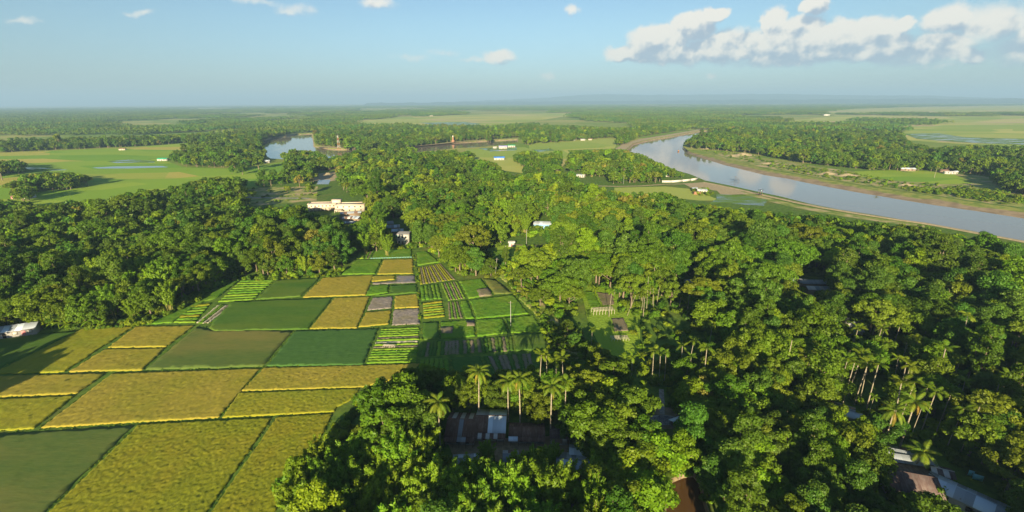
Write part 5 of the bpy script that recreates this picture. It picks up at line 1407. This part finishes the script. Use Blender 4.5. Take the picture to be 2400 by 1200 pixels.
# trees of the foreground that stand out, by the middle of their crowns
MANUAL = [(900, 950, 1, 1.54), (955, 930, 2, 1.47), (985, 975, 8, 1.34), (905, 1005, 1, 1.41), (945, 1010, 0, 1.28), (1000, 893, 0, 0.84), (962, 905, 0, 1.15), (1040, 908, 8, 0.76), (1075, 915, 0, 0.76), (1060, 935, 4, 0.67),
    (830, 1058, 13, 0.95), (880, 1068, 12, 1.0), (760, 1100, 12, 1.0), (820, 1128, 13, 1.1), (900, 1120, 12, 1.05), (960, 1108, 13, 1.05), (1010, 1085, 12, 0.9), (1040, 1130, 14, 1.05), (745, 1060, 14, 0.8), (700, 1110, 5, 1.0), (690, 1160, 12, 1.0), (1000, 1150, 14, 1.1), (930, 1170, 12, 1.1), (860, 1180, 13, 1.0), (790, 1180, 12, 1.0),
    (1150, 915, 4, 0.71), (1190, 928, 4, 0.67), (1240, 925, 3, 0.63), (1262, 955, 4, 0.9), (1318, 950, 5, 0.85), (1365, 965, 4, 1.22), (1330, 915, 1, 0.92), (1350, 880, 4, 0.86), (1400, 865, 4, 1.08), (1385, 905, 3, 1.02), (1440, 925, 5, 1.28), (1480, 955, 3, 1.28), (1455, 1000, 4, 1.41), (1415, 1035, 4, 1.28), (1500, 1030, 1, 1.28), (1400, 830, 4, 0.81), (1440, 880, 1, 1.15), (1300, 880, 1, 0.59), (1395, 990, 2, 1.28), (1345, 985, 0, 0.9),
    (1500, 1100, 5, 1.25), (1550, 1060, 5, 1.2), (1600, 1055, 11, .95), (1450, 1115, 5, 1.15), (1400, 1150, 4, 1.2), (1300, 1150, 14, 1.15), (1250, 1130, 13, 1.0), (1180, 1140, 14, 1.1), (1130, 1125, 12, 1.05), (1080, 1160, 13, 1.1), (1230, 1180, 12, 1.1), (1340, 1180, 5, 1.1), (1520, 1160, 5, 1.3), (1450, 1185, 4, 1.2),
    (1140, 1058, 12, .62), (1245, 1070, 13, .62), (1280, 1072, 12, .6), (1380, 1110, 9, .7), (1100, 1095, 12, .7), (1320, 1110, 13, .8), (1100, 928, 1, .8), (1168, 926, 0, .8), (1215, 930, 4, .75), (1280, 935, 1, .8), (1250, 915, 2, .8), (1210, 1090, 12, .7), (1300, 1062, 14, .5), (1260, 1090, 14, .7), (1118, 912, 1, .85), (1213, 918, 2, .8), (1292, 935, 1, .8), (1060, 905, 2, .85),
    (1245, 640, 10, .85), (1300, 650, 10, .9), (1335, 690, 10, 1.0), (1288, 672, 10, .75), (1362, 668, 3, .9), (1110, 598, 8, .9), (1150, 622, 0, .8), (1075, 590, 7, 1.0), (1040, 570, 3, 1.0), (1185, 598, 6, .7), (1095, 560, 1, 1.1), (1220, 600, 0, .7),
    (1330, 765, 0, .55), (1345, 792, 8, .55), (1310, 800, 0, .5), (1375, 815, 1, .55), (1900, 735, 5, 1.15), (1960, 700, 4, 1.35), (1755, 690, 3, 1.2), (1700, 930, 1, 1.3), (1780, 900, 8, 1.2), (1850, 1020, 4, 1.2), (1950, 1010, 5, 1.2), (2010, 1040, 4, 1.2), (1790, 1150, 5, 1.1), (1720, 1080, 1, 1.2), (1640, 1010, 1, 1.1), (2040, 1085, 0, 1.0),
    (700, 420, 9, 1.3), (725, 435, 4, 1.2), (672, 440, 5, .8), (880, 560, 4, 1.2), (855, 565, 14, 1.0), (905, 570, 14, 1.0), (300, 690, 4, 1.35), (250, 700, 14, 1.2), (345, 700, 1, 1.2), (390, 690, 14, 1.1), (80, 710, 1, 1.2), (130, 720, 8, 1.1), (605, 600, 11, 1.0), (670, 600, 4, 1.0), (745, 610, 4, 1.1), (780, 600, 6, .9), (560, 610, 1, 1.0)]
MXs, MYs = [], []
for (u, v, k, s) in MANUAL:
    q = G(u, v, KH[k] * s * .6); MXs.append(q[0]); MYs.append(q[1])
TX = []; TY = []; TK = []; TS = []
for (sp, d0, d1, far) in ((5.2, 55, 420, False), (7.0, 420, 800, False), (8.5, 800, 1500, True)):
    x, y = scatter(-1.3 * d1, 1.3 * d1, 20, d1, sp, d0, d1)
    k = pick_kind(x, y)
    s = rng.uniform(.60, 1.28, len(x)) * np.where(rng.random(len(x)) < .12, 1.32, 1.0) * np.where(rng.random(len(x)) < .03, 1.2, 1.0) * np.where(k >= NA, .95, 1.08)
    s = np.where(np.hypot(x, y) < 135, np.minimum(s, 1.12), s)
    uf, vf = at_h(x, y, 6 + 0 * x)
    s = np.where(in_poly(uf, vf, [(980, 840), (1440, 820), (1420, 960), (1000, 960)]), s * .72, s)
    ok = accept(x, y, KH[k] * s, far, KR[k] * s if d1 < 500 else None)
    for mx_, my_ in zip(MXs, MYs):
        ok &= (x - mx_) ** 2 + (y - my_) ** 2 > 14
    TX.append(x[ok]); TY.append(y[ok]); TK.append(k[ok]); TS.append(s[ok])
TX.append(np.array(MXs)); TY.append(np.array(MYs)); TK.append(np.array([m_[2] for m_ in MANUAL])); TS.append(np.array([m_[3] for m_ in MANUAL]))
TX = np.concatenate(TX); TY = np.concatenate(TY); TK = np.concatenate(TK); TS = np.concatenate(TS)
TD = np.hypot(TX, TY)
TR = rng.uniform(0, 2 * math.pi, len(TX))
# far groves
x, y = scatter(-13000, 13000, 1400, 13000, 62.0, 1480, 13000)
keep = rng.random(len(x)) < np.clip(1.15 - np.hypot(x, y) / 16000, .45, 1)
x, y = x[keep], y[keep]
ok = accept(x, y, 10 + 0 * x, True)
GX, GY = x[ok], y[ok]
# bushes: scrub at the edges of woods, river flats, clearings
BX = []; BY = []; BS = []
def bushes(poly, sp, smin, smax, prob=1.0):
    P = pw(poly); xs = [q[0] for q in P]; ys = [q[1] for q in P]
    gx, gy = np.meshgrid(np.arange(min(xs), max(xs), sp), np.arange(min(ys), max(ys), sp))
    gx = (gx + rng.uniform(-.5, .5, gx.shape) * sp).ravel(); gy = (gy + rng.uniform(-.5, .5, gy.shape) * sp).ravel()
    ok = in_poly(gx, gy, P) & (rng.random(len(gx)) < prob)
    BX.append(gx[ok]); BY.append(gy[ok]); BS.append(rng.uniform(smin, smax, ok.sum()))
bushes([(1780, 374), (1900, 392), (2000, 406), (2120, 428), (2300, 440), (2400, 455), (2400, 486), (2300, 472), (2200, 457), (2100, 443), (2000, 428), (1900, 411), (1800, 393)], 5.0, .5, 1.5, .42)
bushes([(2120, 440), (2300, 446), (2400, 462), (2400, 480), (2250, 464), (2130, 448)], 3.5, .7, 1.6, .5)
bushes([(1640, 350), (1780, 366), (1800, 392), (1700, 370)], 7.0, .5, 1.5, .35)
bushes([(1150, 612), (1210, 618), (1300, 700), (1330, 760), (1285, 775), (1205, 688)], 2.6, .5, 1.1, .55)
bushes([(1270, 760), (1340, 760), (1420, 835), (1290, 850)], 2.2, .6, 1.3, .7)
bushes([(540, 655), (800, 640), (800, 650), (550, 662)], 2.0, .5, 1.1, .7)
bushes([(200, 765), (335, 752), (470, 690), (480, 700), (345, 764), (205, 775)], 1.8, .5, 1.1, .7)
bushes([(840, 578), (975, 575), (975, 584), (835, 588)], 2.0, .5, 1.0, .6)
bushes([(967, 600), (976, 600), (985, 705), (990, 800), (984, 800), (978, 700)], 2.0, .3, .6, .5)
bushes([(640, 1190), (700, 1085), (800, 990), (850, 925), (870, 935), (810, 1010), (720, 1100), (660, 1200)], 1.8, .4, 1.0, .8)
bushes([(1420, 690), (1500, 735), (1660, 800), (1660, 830), (1500, 850), (1480, 780)], 3.0, .5, 1.1, .4)
bushes([(1565, 1112), (1640, 1100), (1650, 1108), (1575, 1122)], 1.2, .4, .9, .8)
bushes([(1645, 1110), (1665, 1105), (1690, 1230), (1670, 1215)], 1.4, .5, 1.0, .8)
bushes([(1000, 1085), (1300, 1072), (1300, 1090), (1000, 1110)], 2.4, .5, 1.2, .5)
bushes([(1620, 446), (1662, 444), (1672, 458), (1640, 462)], 3.5, .7, 1.6, .6)
bushes([(590, 440), (740, 436), (742, 466), (600, 478)], 7.0, .5, 1.3, .3)
# weeds on the bunds between plots
BX.append(np.array([q.x for q in EDGE_PTS])); BY.append(np.array([q.y for q in EDGE_PTS])); BS.append(rng.uniform(.06, .17, len(EDGE_PTS)))
# low growth under the woodland canopy
ux, uy = scatter(-420, 420, 60, 330, 3.6, 70, 330)
u_, v_ = at_h(ux, uy, 1.0 + 0 * ux)
ok = in_any(u_, v_, FOREST) & ~in_any(u_, v_, CLEAR) & (rng.random(len(ux)) < .6)
BX.append(ux[ok]); BY.append(uy[ok]); BS.append(rng.uniform(.6, 1.9, ok.sum()))
BX = np.concatenate(BX); BY = np.concatenate(BY); BS = np.concatenate(BS)

# ------------------------------------------------------------------ which trees show largest: coarse front-to-back painting
order = np.argsort(TD)
buf = np.full((600, 1200), -1, np.int32)
vis = np.zeros(len(TX))
Pm = np.column_stack([TX, TY, KH[TK] * TS * np.where(TK >= NA, .92, .62)])
cu, cv, cw = project(Pm)
for i in order:
    if TD[i] > 700: break
    r_ = KR[TK[i]] * TS[i] * FPX / max(cw[i], 1) / 2
    h_ = KH[TK[i]] * TS[i] * (.10 if TK[i] >= NA else .36) * FPX / max(cw[i], 1) / 2
    x0, x1 = int(cu[i] / 2 - r_), int(cu[i] / 2 + r_) + 1; y0, y1 = int(cv[i] / 2 - h_), int(cv[i] / 2 + h_) + 1
    x0c, x1c, y0c, y1c = max(0, x0), min(1200, x1), max(0, y0), min(600, y1)
    if x0c >= x1c or y0c >= y1c: continue
    sub = buf[y0c:y1c, x0c:x1c]
    yy, xx = np.mgrid[y0c:y1c, x0c:x1c]
    e = ((xx - cu[i] / 2) / max(r_, .5)) ** 2 + ((yy - cv[i] / 2) / max(h_, .5)) ** 2 <= 1
    new = e & (sub < 0)
    vis[i] = new.sum()
    sub[e & (sub < 0)] = i
inframe = (cu > -10) & (cu < 2410) & (cv < 1210) & (cv > 0)
single = np.zeros(len(TX), bool)
for sel, cap in ((TK < NB, 300), ((TK >= NB) & (TK < NA), 300), (TK >= NA, 300)):
    idx = np.where(sel & inframe & (vis > 3))[0]
    idx = idx[np.argsort(-vis[idx])][:cap]
    single[idx] = True

# ------------------------------------------------------------------ labels that tell the trees apart by the nearest landmark
LAND = [((1612, 1150), 'the brown pond'), ((1085, 1000), 'the rusty white-striped roof'), ((1152, 985), 'the half-new tin roof'), ((1232, 1005), 'the rusty veranda shed'), ((1345, 1075), 'the blue-grey tin roof'), ((1550, 935), 'the concrete lane'),
        ((1550, 980), 'the grey rubble heap'), ((2110, 1060), 'the flat grey roof slabs'), ((2185, 1118), 'the small blue tin roof'), ((2270, 1155), 'the long blue-grey roof'), ((1970, 955), 'the slanted roof in the palms'), ((1895, 660), 'the twin grey roofs'),
        ((1617, 658), 'the lone grey roof'), ((2003, 752), 'the pale-walled house'), ((1808, 762), 'the fan palm'), ((1415, 730), 'the bamboo trellis'), ((1450, 790), 'the low bamboo frame'), ((945, 560), 'the square white house'), ((785, 480), 'the cream school'),
        ((825, 510), 'the tin roofs by the school'), ((915, 528), 'the row of tin roofs'), ((1272, 522), 'the blue-walled house'), ((1200, 562), 'the white hut'), ((30, 765), 'the tin shed'), ((430, 735), 'the trellised plot'), ((580, 680), 'the bright striped plot'),
        ((700, 675), 'the small dark paddy'), ((840, 625), 'the bushy green plot'), ((1027, 640), 'the brown row plot'), ((1160, 600), 'the lit meadow'), ((1165, 670), 'the grey-green plot'), ((1120, 880), 'the leftmost tall coconut palm'), ((1293, 905), 'the rightmost coconut palm'),
        ((1027, 945), 'the lowest coconut palm'), ((2095, 965), 'the big coconut palm on the right'), ((2250, 540), 'the near river bank'), ((1980, 505), 'the levee path'), ((1740, 475), 'the flooded plots'), ((60, 456), 'the white farmhouse'), ((660, 460), 'the open grass'),
        ((1170, 368), 'the blue-roofed house'), ((1360, 410), 'the small white cottage'), ((1560, 408), 'the teal-roofed house'), ((700, 1090), 'the half-ripe paddy corner'), ((880, 905), 'the shaded golden paddy'), ((1700, 1000), 'the yellow bamboo canes'),
        ((2380, 700), 'the right edge'), ((2380, 900), 'the palm grove edge'), ((2100, 850), 'the middle of the palm grove'), ((2200, 640), 'the deep wood below the river'), ((1750, 560), 'the wood below the flooded plots'), ((1500, 560), 'the middle of the wood'), ((1000, 420), 'the far wood beyond the school'),
        ((300, 560), 'the middle of the left wood'), ((120, 640), 'the left edge of the wood'), ((800, 1150), 'the bottom bamboo thicket'), ((1300, 1170), 'the bottom edge trees'), ((1850, 1130), 'the lower right wood')]
ORD = ['nearest', 'second', 'third', 'fourth', 'fifth', 'sixth', 'seventh', 'eighth', 'ninth', 'tenth', 'eleventh', 'twelfth', 'thirteenth', 'fourteenth', 'fifteenth', 'sixteenth', 'seventeenth', 'eighteenth', 'nineteenth', 'twentieth',
       'twenty-first', 'twenty-second', 'twenty-third', 'twenty-fourth', 'twenty-fifth', 'twenty-sixth', 'twenty-seventh', 'twenty-eighth', 'twenty-ninth', 'thirtieth']
def make_labels(items):
    """items: (key, look, u, v) -> {key: label}"""
    bins = {}
    for key, look, u, v in items:
        L = min(LAND, key=lambda q: math.hypot(q[0][0] - u, (q[0][1] - v) * 1.25))
        dx, dy = u - L[0][0], (v - L[0][1]) * 1.25
        dr = ('right of' if dx > 0 else 'left of') if abs(dx) > abs(dy) else ('in front of' if dy > 0 else 'behind')
        bins.setdefault((L[1], dr, look), []).append((math.hypot(dx, dy), key))
    out = {}
    for (lm, dr, look), lst in bins.items():
        lst.sort()
        for j, (_, key) in enumerate(lst):
            out[key] = f"{look} {dr} {lm}" if len(lst) == 1 else f"{look} {dr} {lm}, {ORD[min(j, 29)]}" + ('' if j == 0 else ' nearest')
    return out
ids = np.where(single)[0]
LAB = make_labels([(int(i), KINDS[TK[i]]['look'], cu[i], cv[i]) for i in ids])
NAME = {'tree': 'broadleaf_tree', 'bamboo': 'bamboo_clump', 'areca': 'areca_palm'}
CAT = {'tree': 'tree', 'bamboo': 'bamboo', 'areca': 'palm'}
GRP = {'tree': 'broadleaf trees of the village woods', 'bamboo': 'bamboo clumps', 'areca': 'slender areca palms'}
for i in ids:
    k = KINDS[TK[i]]
    root = empty(NAME[k['type']], (TX[i], TY[i], 0), TR[i])
    s = float(TS[i]); root.scale = (s * rnd.uniform(.85, 1.2), s * rnd.uniform(.85, 1.2), s)
    tag(root, LAB[int(i)], CAT[k['type']], GRP[k['type']])
    add('culms' if k['type'] == 'bamboo' else 'trunk', k['trunk'], root)
    add('foliage' if k['type'] == 'bamboo' else 'crown', k['crown'], root)

# ------------------------------------------------------------------ the rest of the woods: instanced masses
def mass(name, label, P, idx, scl, rot):
    me = bpy.data.meshes.new(name)
    me.vertices.add(len(P)); me.vertices.foreach_set('co', np.asarray(P, np.float32).ravel())
    for an, ty, val in (('idx', 'INT', np.asarray(idx, np.int32)), ('scl', 'FLOAT', np.asarray(scl, np.float32)), ('rot', 'FLOAT', np.asarray(rot, np.float32))):
        a = me.attributes.new(an, ty, 'POINT'); a.data.foreach_set('value', val)
    o = add(name, me)
    ng = bpy.data.node_groups.new(name + '_instances', 'GeometryNodeTree')
    ng.interface.new_socket('Geometry', in_out='INPUT', socket_type='NodeSocketGeometry')
    ng.interface.new_socket('Geometry', in_out='OUTPUT', socket_type='NodeSocketGeometry')
    N_ = ng.nodes; L = ng.links
    gi = N_.new('NodeGroupInput'); go = N_.new('NodeGroupOutput')
    ci = N_.new('GeometryNodeCollectionInfo'); ci.inputs['Collection'].default_value = PROTO
    ci.inputs['Separate Children'].default_value = True; ci.inputs['Reset Children'].default_value = True
    ip = N_.new('GeometryNodeInstanceOnPoints'); ip.inputs['Pick Instance'].default_value = True
    def attr(nm, ty):
        a = N_.new('GeometryNodeInputNamedAttribute'); a.data_type = ty; a.inputs['Name'].default_value = nm
        return a.outputs['Attribute']
    cx = N_.new('ShaderNodeCombineXYZ'); L.new(attr('rot', 'FLOAT'), cx.inputs[2])
    L.new(gi.outputs[0], ip.inputs['Points']); L.new(ci.outputs[0], ip.inputs['Instance'])
    L.new(attr('idx', 'INT'), ip.inputs['Instance Index'])
    L.new(cx.outputs[0], ip.inputs['Rotation'])
    c2 = N_.new('ShaderNodeCombineXYZ')
    s_ = attr('scl', 'FLOAT')
    rv = N_.new('FunctionNodeRandomValue'); rv.data_type = 'FLOAT'; rv.inputs[2].default_value = .82; rv.inputs[3].default_value = 1.22
    mu = N_.new('ShaderNodeMath'); mu.operation = 'MULTIPLY'
    L.new(s_, mu.inputs[0]); L.new(rv.outputs[1], mu.inputs[1])
    L.new(mu.outputs[0], c2.inputs[0]); L.new(s_, c2.inputs[1]); L.new(s_, c2.inputs[2])
    L.new(c2.outputs[0], ip.inputs['Scale'])
    L.new(ip.outputs[0], go.inputs[0])
    md = o.modifiers.new('instances', 'NODES'); md.node_group = ng
    return tag(o, label, None, None, 'stuff')
rest = ~single & ((TD > 60))
near_i = np.array([k['near'] for k in KINDS]); mid_i = np.array([k['mid'] for k in KINDS])
ri = np.where(rest)[0]
pi = np.where(TD[ri] < 330, near_i[TK[ri]], mid_i[TK[ri]])
PP = np.column_stack([TX[ri], TY[ri], 0 * TX[ri]])
GG = np.column_stack([GX, GY, 0 * GX - .3])
mass('woodland', 'dense green woodland reaching from the village to the horizon', np.vstack([PP, GG]), np.concatenate([pi, rng.choice(GROVE, len(GX))]),
     np.concatenate([TS[ri], rng.uniform(.8, 1.25, len(GX))]), np.concatenate([TR[ri], rng.uniform(0, 6.28, len(GX))]))
mass('undergrowth', 'low bushes and weeds along wood edges and river flats', np.column_stack([BX, BY, 0 * BX]), rng.choice(BUSH, len(BX)), BS, rng.uniform(0, 6.28, len(BX)))
print('TREES', len(TX), 'single', single.sum(), [int((single & s_).sum()) for s_ in (TK < NB, (TK >= NB) & (TK < NA), TK >= NA)], 'groves', len(GX), 'bushes', len(BX))

# ------------------------------------------------------------------ single palms, bananas, canes
def place_top(u, v, H):
    x, y, _ = G(u, v, H)
    return x, y
Rc = np.random.default_rng(42)
FR = [frond_mesh('frond', Rc, 4.6, 22, 1.15, .62 + .12 * i, .10, LEAF['coco']) for i in range(3)]
DRY = frond_mesh('frond', Rc, 4.2, 16, .7, 1.0, .09, LEAF['gold'])
for n_, (u, v, H, lab) in enumerate([(1122, 872, 16, 'leftmost tall coconut palm behind the tin roofs'), (1217, 888, 16, 'middle coconut palm behind the tin roofs'), (1293, 905, 15.5, 'rightmost coconut palm behind the tin roofs'), (1027, 943, 15, 'coconut palm left of the rusty striped roof'),
        (2096, 962, 13, 'big coconut palm with spreading fronds on the right'), (2145, 942, 14, 'yellowish coconut palm beside the big one'), (2198, 388, 14, 'coconut palm beside the river-side houses'), (1190, 893, 14, 'shorter coconut palm left of the middle one'), (2165, 1060, 6, 'young palm in deep shade at the lower right')]):
    x, y = place_top(u, v, H)
    r = empty('coconut_palm', (x, y, 0), Rc.uniform(0, 6.3)); tag(r, lab, 'palm', 'coconut palms')
    ln = Rc.uniform(-.8, .8, 2)
    add('trunk', MB().tube([(-ln[0], -ln[1], -.2), (-ln[0] * .8, -ln[1] * .8, H * .3), (-ln[0] * .2, -ln[1] * .2, H * .75), (0, 0, H)], [.26, .19, .16, .14], 8).mesh('trunk', M_palmbark), r)
    nf = 17
    for i in range(nf):
        t = i / nf
        el = 1.0 - 1.55 * t + Rc.uniform(-.1, .1)
        o = add('frond', FR[i % 3] if i < nf - 2 else DRY, r, (0, 0, H - .1 * t))
        o.rotation_euler = (0, -el + .25, i * 2.4 + Rc.uniform(-.2, .2)); o.scale = (Rc.uniform(.72, .95),) * 3
    for i in range(5):
        a = i * 1.3; add('coconut', mesh_np('coconut', *(lambda: (np.array([(0, 0, .2), (0, 0, -.2), (.16, 0, 0), (0, .16, 0), (-.16, 0, 0), (0, -.16, 0)]), np.array([(0, 2, 3), (0, 3, 4), (0, 4, 5), (0, 5, 2), (1, 3, 2), (1, 4, 3), (1, 5, 4), (1, 2, 5)])))(), LEAF['gold'], True) if i == 0 else bpy.data.meshes['coconut'], r, (.3 * math.cos(a), .3 * math.sin(a), H - .45))
# fan palm
x, y = place_top(1808, 758, 11)
r = empty('fan_palm', (x, y, 0)); tag(r, 'pale fan palm with a brown skirt of dead leaves', 'palm')
add('trunk', MB().tube([(0, 0, -.2), (.2, 0, 5), (0, 0, 11)], [.30, .24, .22], 8).mesh('trunk', M_palmbark), r)
V = []; F = []
for k in range(13):
    a0 = -1.35 + 2.7 * k / 13; a1 = -1.35 + 2.7 * (k + 1) / 13; am = (a0 + a1) / 2
    b = len(V); V += [(.9, 0, 0), (.9 + 1.0 * math.cos(a0), 1.0 * math.sin(a0), .05), (.9 + 1.55 * math.cos(am), 1.55 * math.sin(am), -.12), (.9 + 1.0 * math.cos(a1), 1.0 * math.sin(a1), -.03)]; F.append((b, b + 1, b + 2, b + 3))
V += [(0, -.04, 0), (0, .04, 0), (.95, .04, 0), (.95, -.04, 0)]; F.append((len(V) - 4, len(V) - 3, len(V) - 2, len(V) - 1))
fan = mesh_np('fan_leaf', V, np.array(F), mat_leaf('leaf_fan', (.13, .19, .08), (.24, .30, .14), objvar=.2)); dead = mesh_np('fan_leaf', V, np.array(F), LEAF['gold'])
for i in range(30):
    t = i / 30
    o = add('fan_leaf', fan if t < .78 else dead, r, (0, 0, 11 - .4 * t)); o.rotation_euler = (0, -1.35 + 2.5 * t, i * 2.4)
# areca palms that stand alone in the open
ALONE = [(1265, 835, 14, 'first slender palm of four in a row above the yard trees'), (1285, 833, 14, 'second slender palm of four in a row'), (1305, 843, 13, 'third slender palm of four in a row'), (1323, 838, 14, 'fourth slender palm of four in a row'), (1388, 772, 9, 'lone slender palm in the shaded scrub'), (1535, 822, 11, 'slender palm left of the shaded clearing'),
         (1552, 828, 11, 'slender palm right beside the left one of the clearing'), (1565, 826, 11, 'third slender palm of the shaded clearing'), (1603, 812, 10, 'slender palm in the middle of the clearing'), (1622, 798, 11, 'slender palm at the back of the clearing'), (1645, 815, 10, 'right slender palm of the clearing'), (1485, 838, 10, 'slender palm with dry fronds above the trees'),
         (1985, 838, 14, 'left palm of the tall trunk row in the grove'), (2000, 848, 14, 'second palm of the tall trunk row in the grove'), (2012, 832, 14, 'third palm of the tall trunk row in the grove'), (2028, 850, 14, 'fourth palm of the tall trunk row in the grove'), (2042, 838, 14, 'fifth palm of the tall trunk row in the grove'), (2058, 858, 14, 'right palm of the tall trunk row in the grove'),
         (1918, 828, 13, 'right palm of three in front of the pale-walled house'), (1897, 843, 13, 'middle palm of three in front of the pale-walled house'), (1884, 832, 13, 'left palm of three in front of the pale-walled house'),
         (1431, 685, 11, 'slender palm behind the bamboo trellis'), (1474, 688, 10, 'leaning slender palm right of the trellis'), (1512, 690, 10, 'slender palm at the dark wood edge'), (1327, 900, 15, 'tall slender palm right of the coconut palms'), (1700, 803, 10, 'slender palm at the clearing right end')]
for j, (u, v, H, lab) in enumerate(ALONE):
    k = KINDS[NA + j % 3]; s = H / k['H']
    x, y = place_top(u, v, H)
    r = empty('areca_palm', (x, y, 0), rnd.uniform(0, 6)); r.scale = (s, s, s)
    if 'leaning' in lab: r.rotation_euler = (0.05, 0.24, 0)
    tag(r, lab, 'palm', 'slender areca palms'); add('trunk', k['trunk'], r); add('crown', k['crown'], r)
# yellow bamboo canes
x0, y0, _ = G(1690, 1055, 0)
r = empty('bamboo_canes', (x0, y0, 0)); tag(r, 'bare yellow bamboo canes standing in the shade', 'bamboo')
M_yel = mat_two('yellow_cane', (.42, .25, .05), (.55, .36, .09), 1.2, 4, .55)
for (ub, vb, ut, vt) in [(1664, 1022, 1662, 997), (1669, 1030, 1667, 998), (1677, 1034, 1676, 992), (1680, 1034, 1681, 1008), (1688, 1018, 1688, 988), (1689, 1024, 1689, 1008), (1695, 1038, 1698, 1010), (1706, 1044, 1712, 999), (1708, 1042, 1714, 1000), (1712, 1040, 1721, 1001), (1704, 1042, 1709, 1003)]:
    b = Vector(G(ub, vb, 0)); L = (vb - vt) / (FPX / 128) / .76
    d = Vector(ray(ut, vt)); t_ = b.y / d.y; top = Vector((d.x * t_, b.y, CAM_H + d.z * t_))
    add('cane', MB().tube([b - Vector((x0, y0, 0)), (b + top) / 2 - Vector((x0, y0, 0)), top - Vector((x0, y0, 0))], [.10, .09, .07], 6).mesh('cane', M_yel), r)
# banana plants
def banana_leaf():
    V = []; F = []
    for i in range(8):
        t = i / 7; xx = 2.6 * t; w = .34 * math.sin(math.pi * min(1, .08 + t * .9)) ** .6; z = 1.2 * t - 1.5 * t * t
        V += [(xx, -w, z - .10), (xx, 0, z + .06), (xx, w, z - .10)]
    for i in range(7):
        k = i * 3; F += [(k, k + 1, k + 4, k + 3), (k + 1, k + 2, k + 5, k + 4)]
    return mesh_np('leaf', V, np.array(F), LEAF['lime'])
BL = banana_leaf(); BSt = MB().tube([(0, 0, -.1), (0, 0, 1.4), (.05, 0, 2.6)], [.18, .15, .10], 7).mesh('stem', LEAF['olive'])
bl = [(88, 768), (104, 771), (122, 772), (140, 771), (160, 773), (205, 770), (222, 768), (240, 771), (1625, 1042), (1668, 1112), (1500, 850), (2030, 425), (2060, 440), (2180, 452), (2260, 462), (1395, 690), (1010, 1050), (985, 1062)]
bl_lab = make_labels([(i, 'large-leaved banana plant', u, v) for i, (u, v) in enumerate(bl)])
for i, (u, v) in enumerate(bl):
    x, y, _ = G(u, v, 0)
    r = empty('banana_plant', (x, y, 0), rnd.uniform(0, 6)); s = rnd.uniform(.9, 1.35); r.scale = (s, s, s); tag(r, bl_lab[i], 'plant', 'banana plants')
    add('stem', BSt, r)
    for j in range(8):
        o = add('leaf', BL, r, (0.05, 0, 2.5)); o.rotation_euler = (0, -.75 + .14 * j, j * 2.4); o.scale = (rnd.uniform(.8, 1.1),) * 3

# ------------------------------------------------------------------ haze
hz = MB().box(-32000, 32000, -2000, 32000, -6, 460).mesh('haze')
mh, n = new_mat('haze_air')
pv = n.n('ShaderNodeVolumePrincipled')
pv.inputs['Color'].default_value = (0.37, 0.58, 0.84, 1)
pv.inputs['Density'].default_value = 0.000115
pv.inputs['Anisotropy'].default_value = 0.0
o = n.n('ShaderNodeOutputMaterial'); n.put(o.inputs['Volume'], pv.outputs[0])
hz.materials.append(mh)
tag(add('haze', hz), 'thin pale blue haze over the whole plain', None, None, 'stuff')
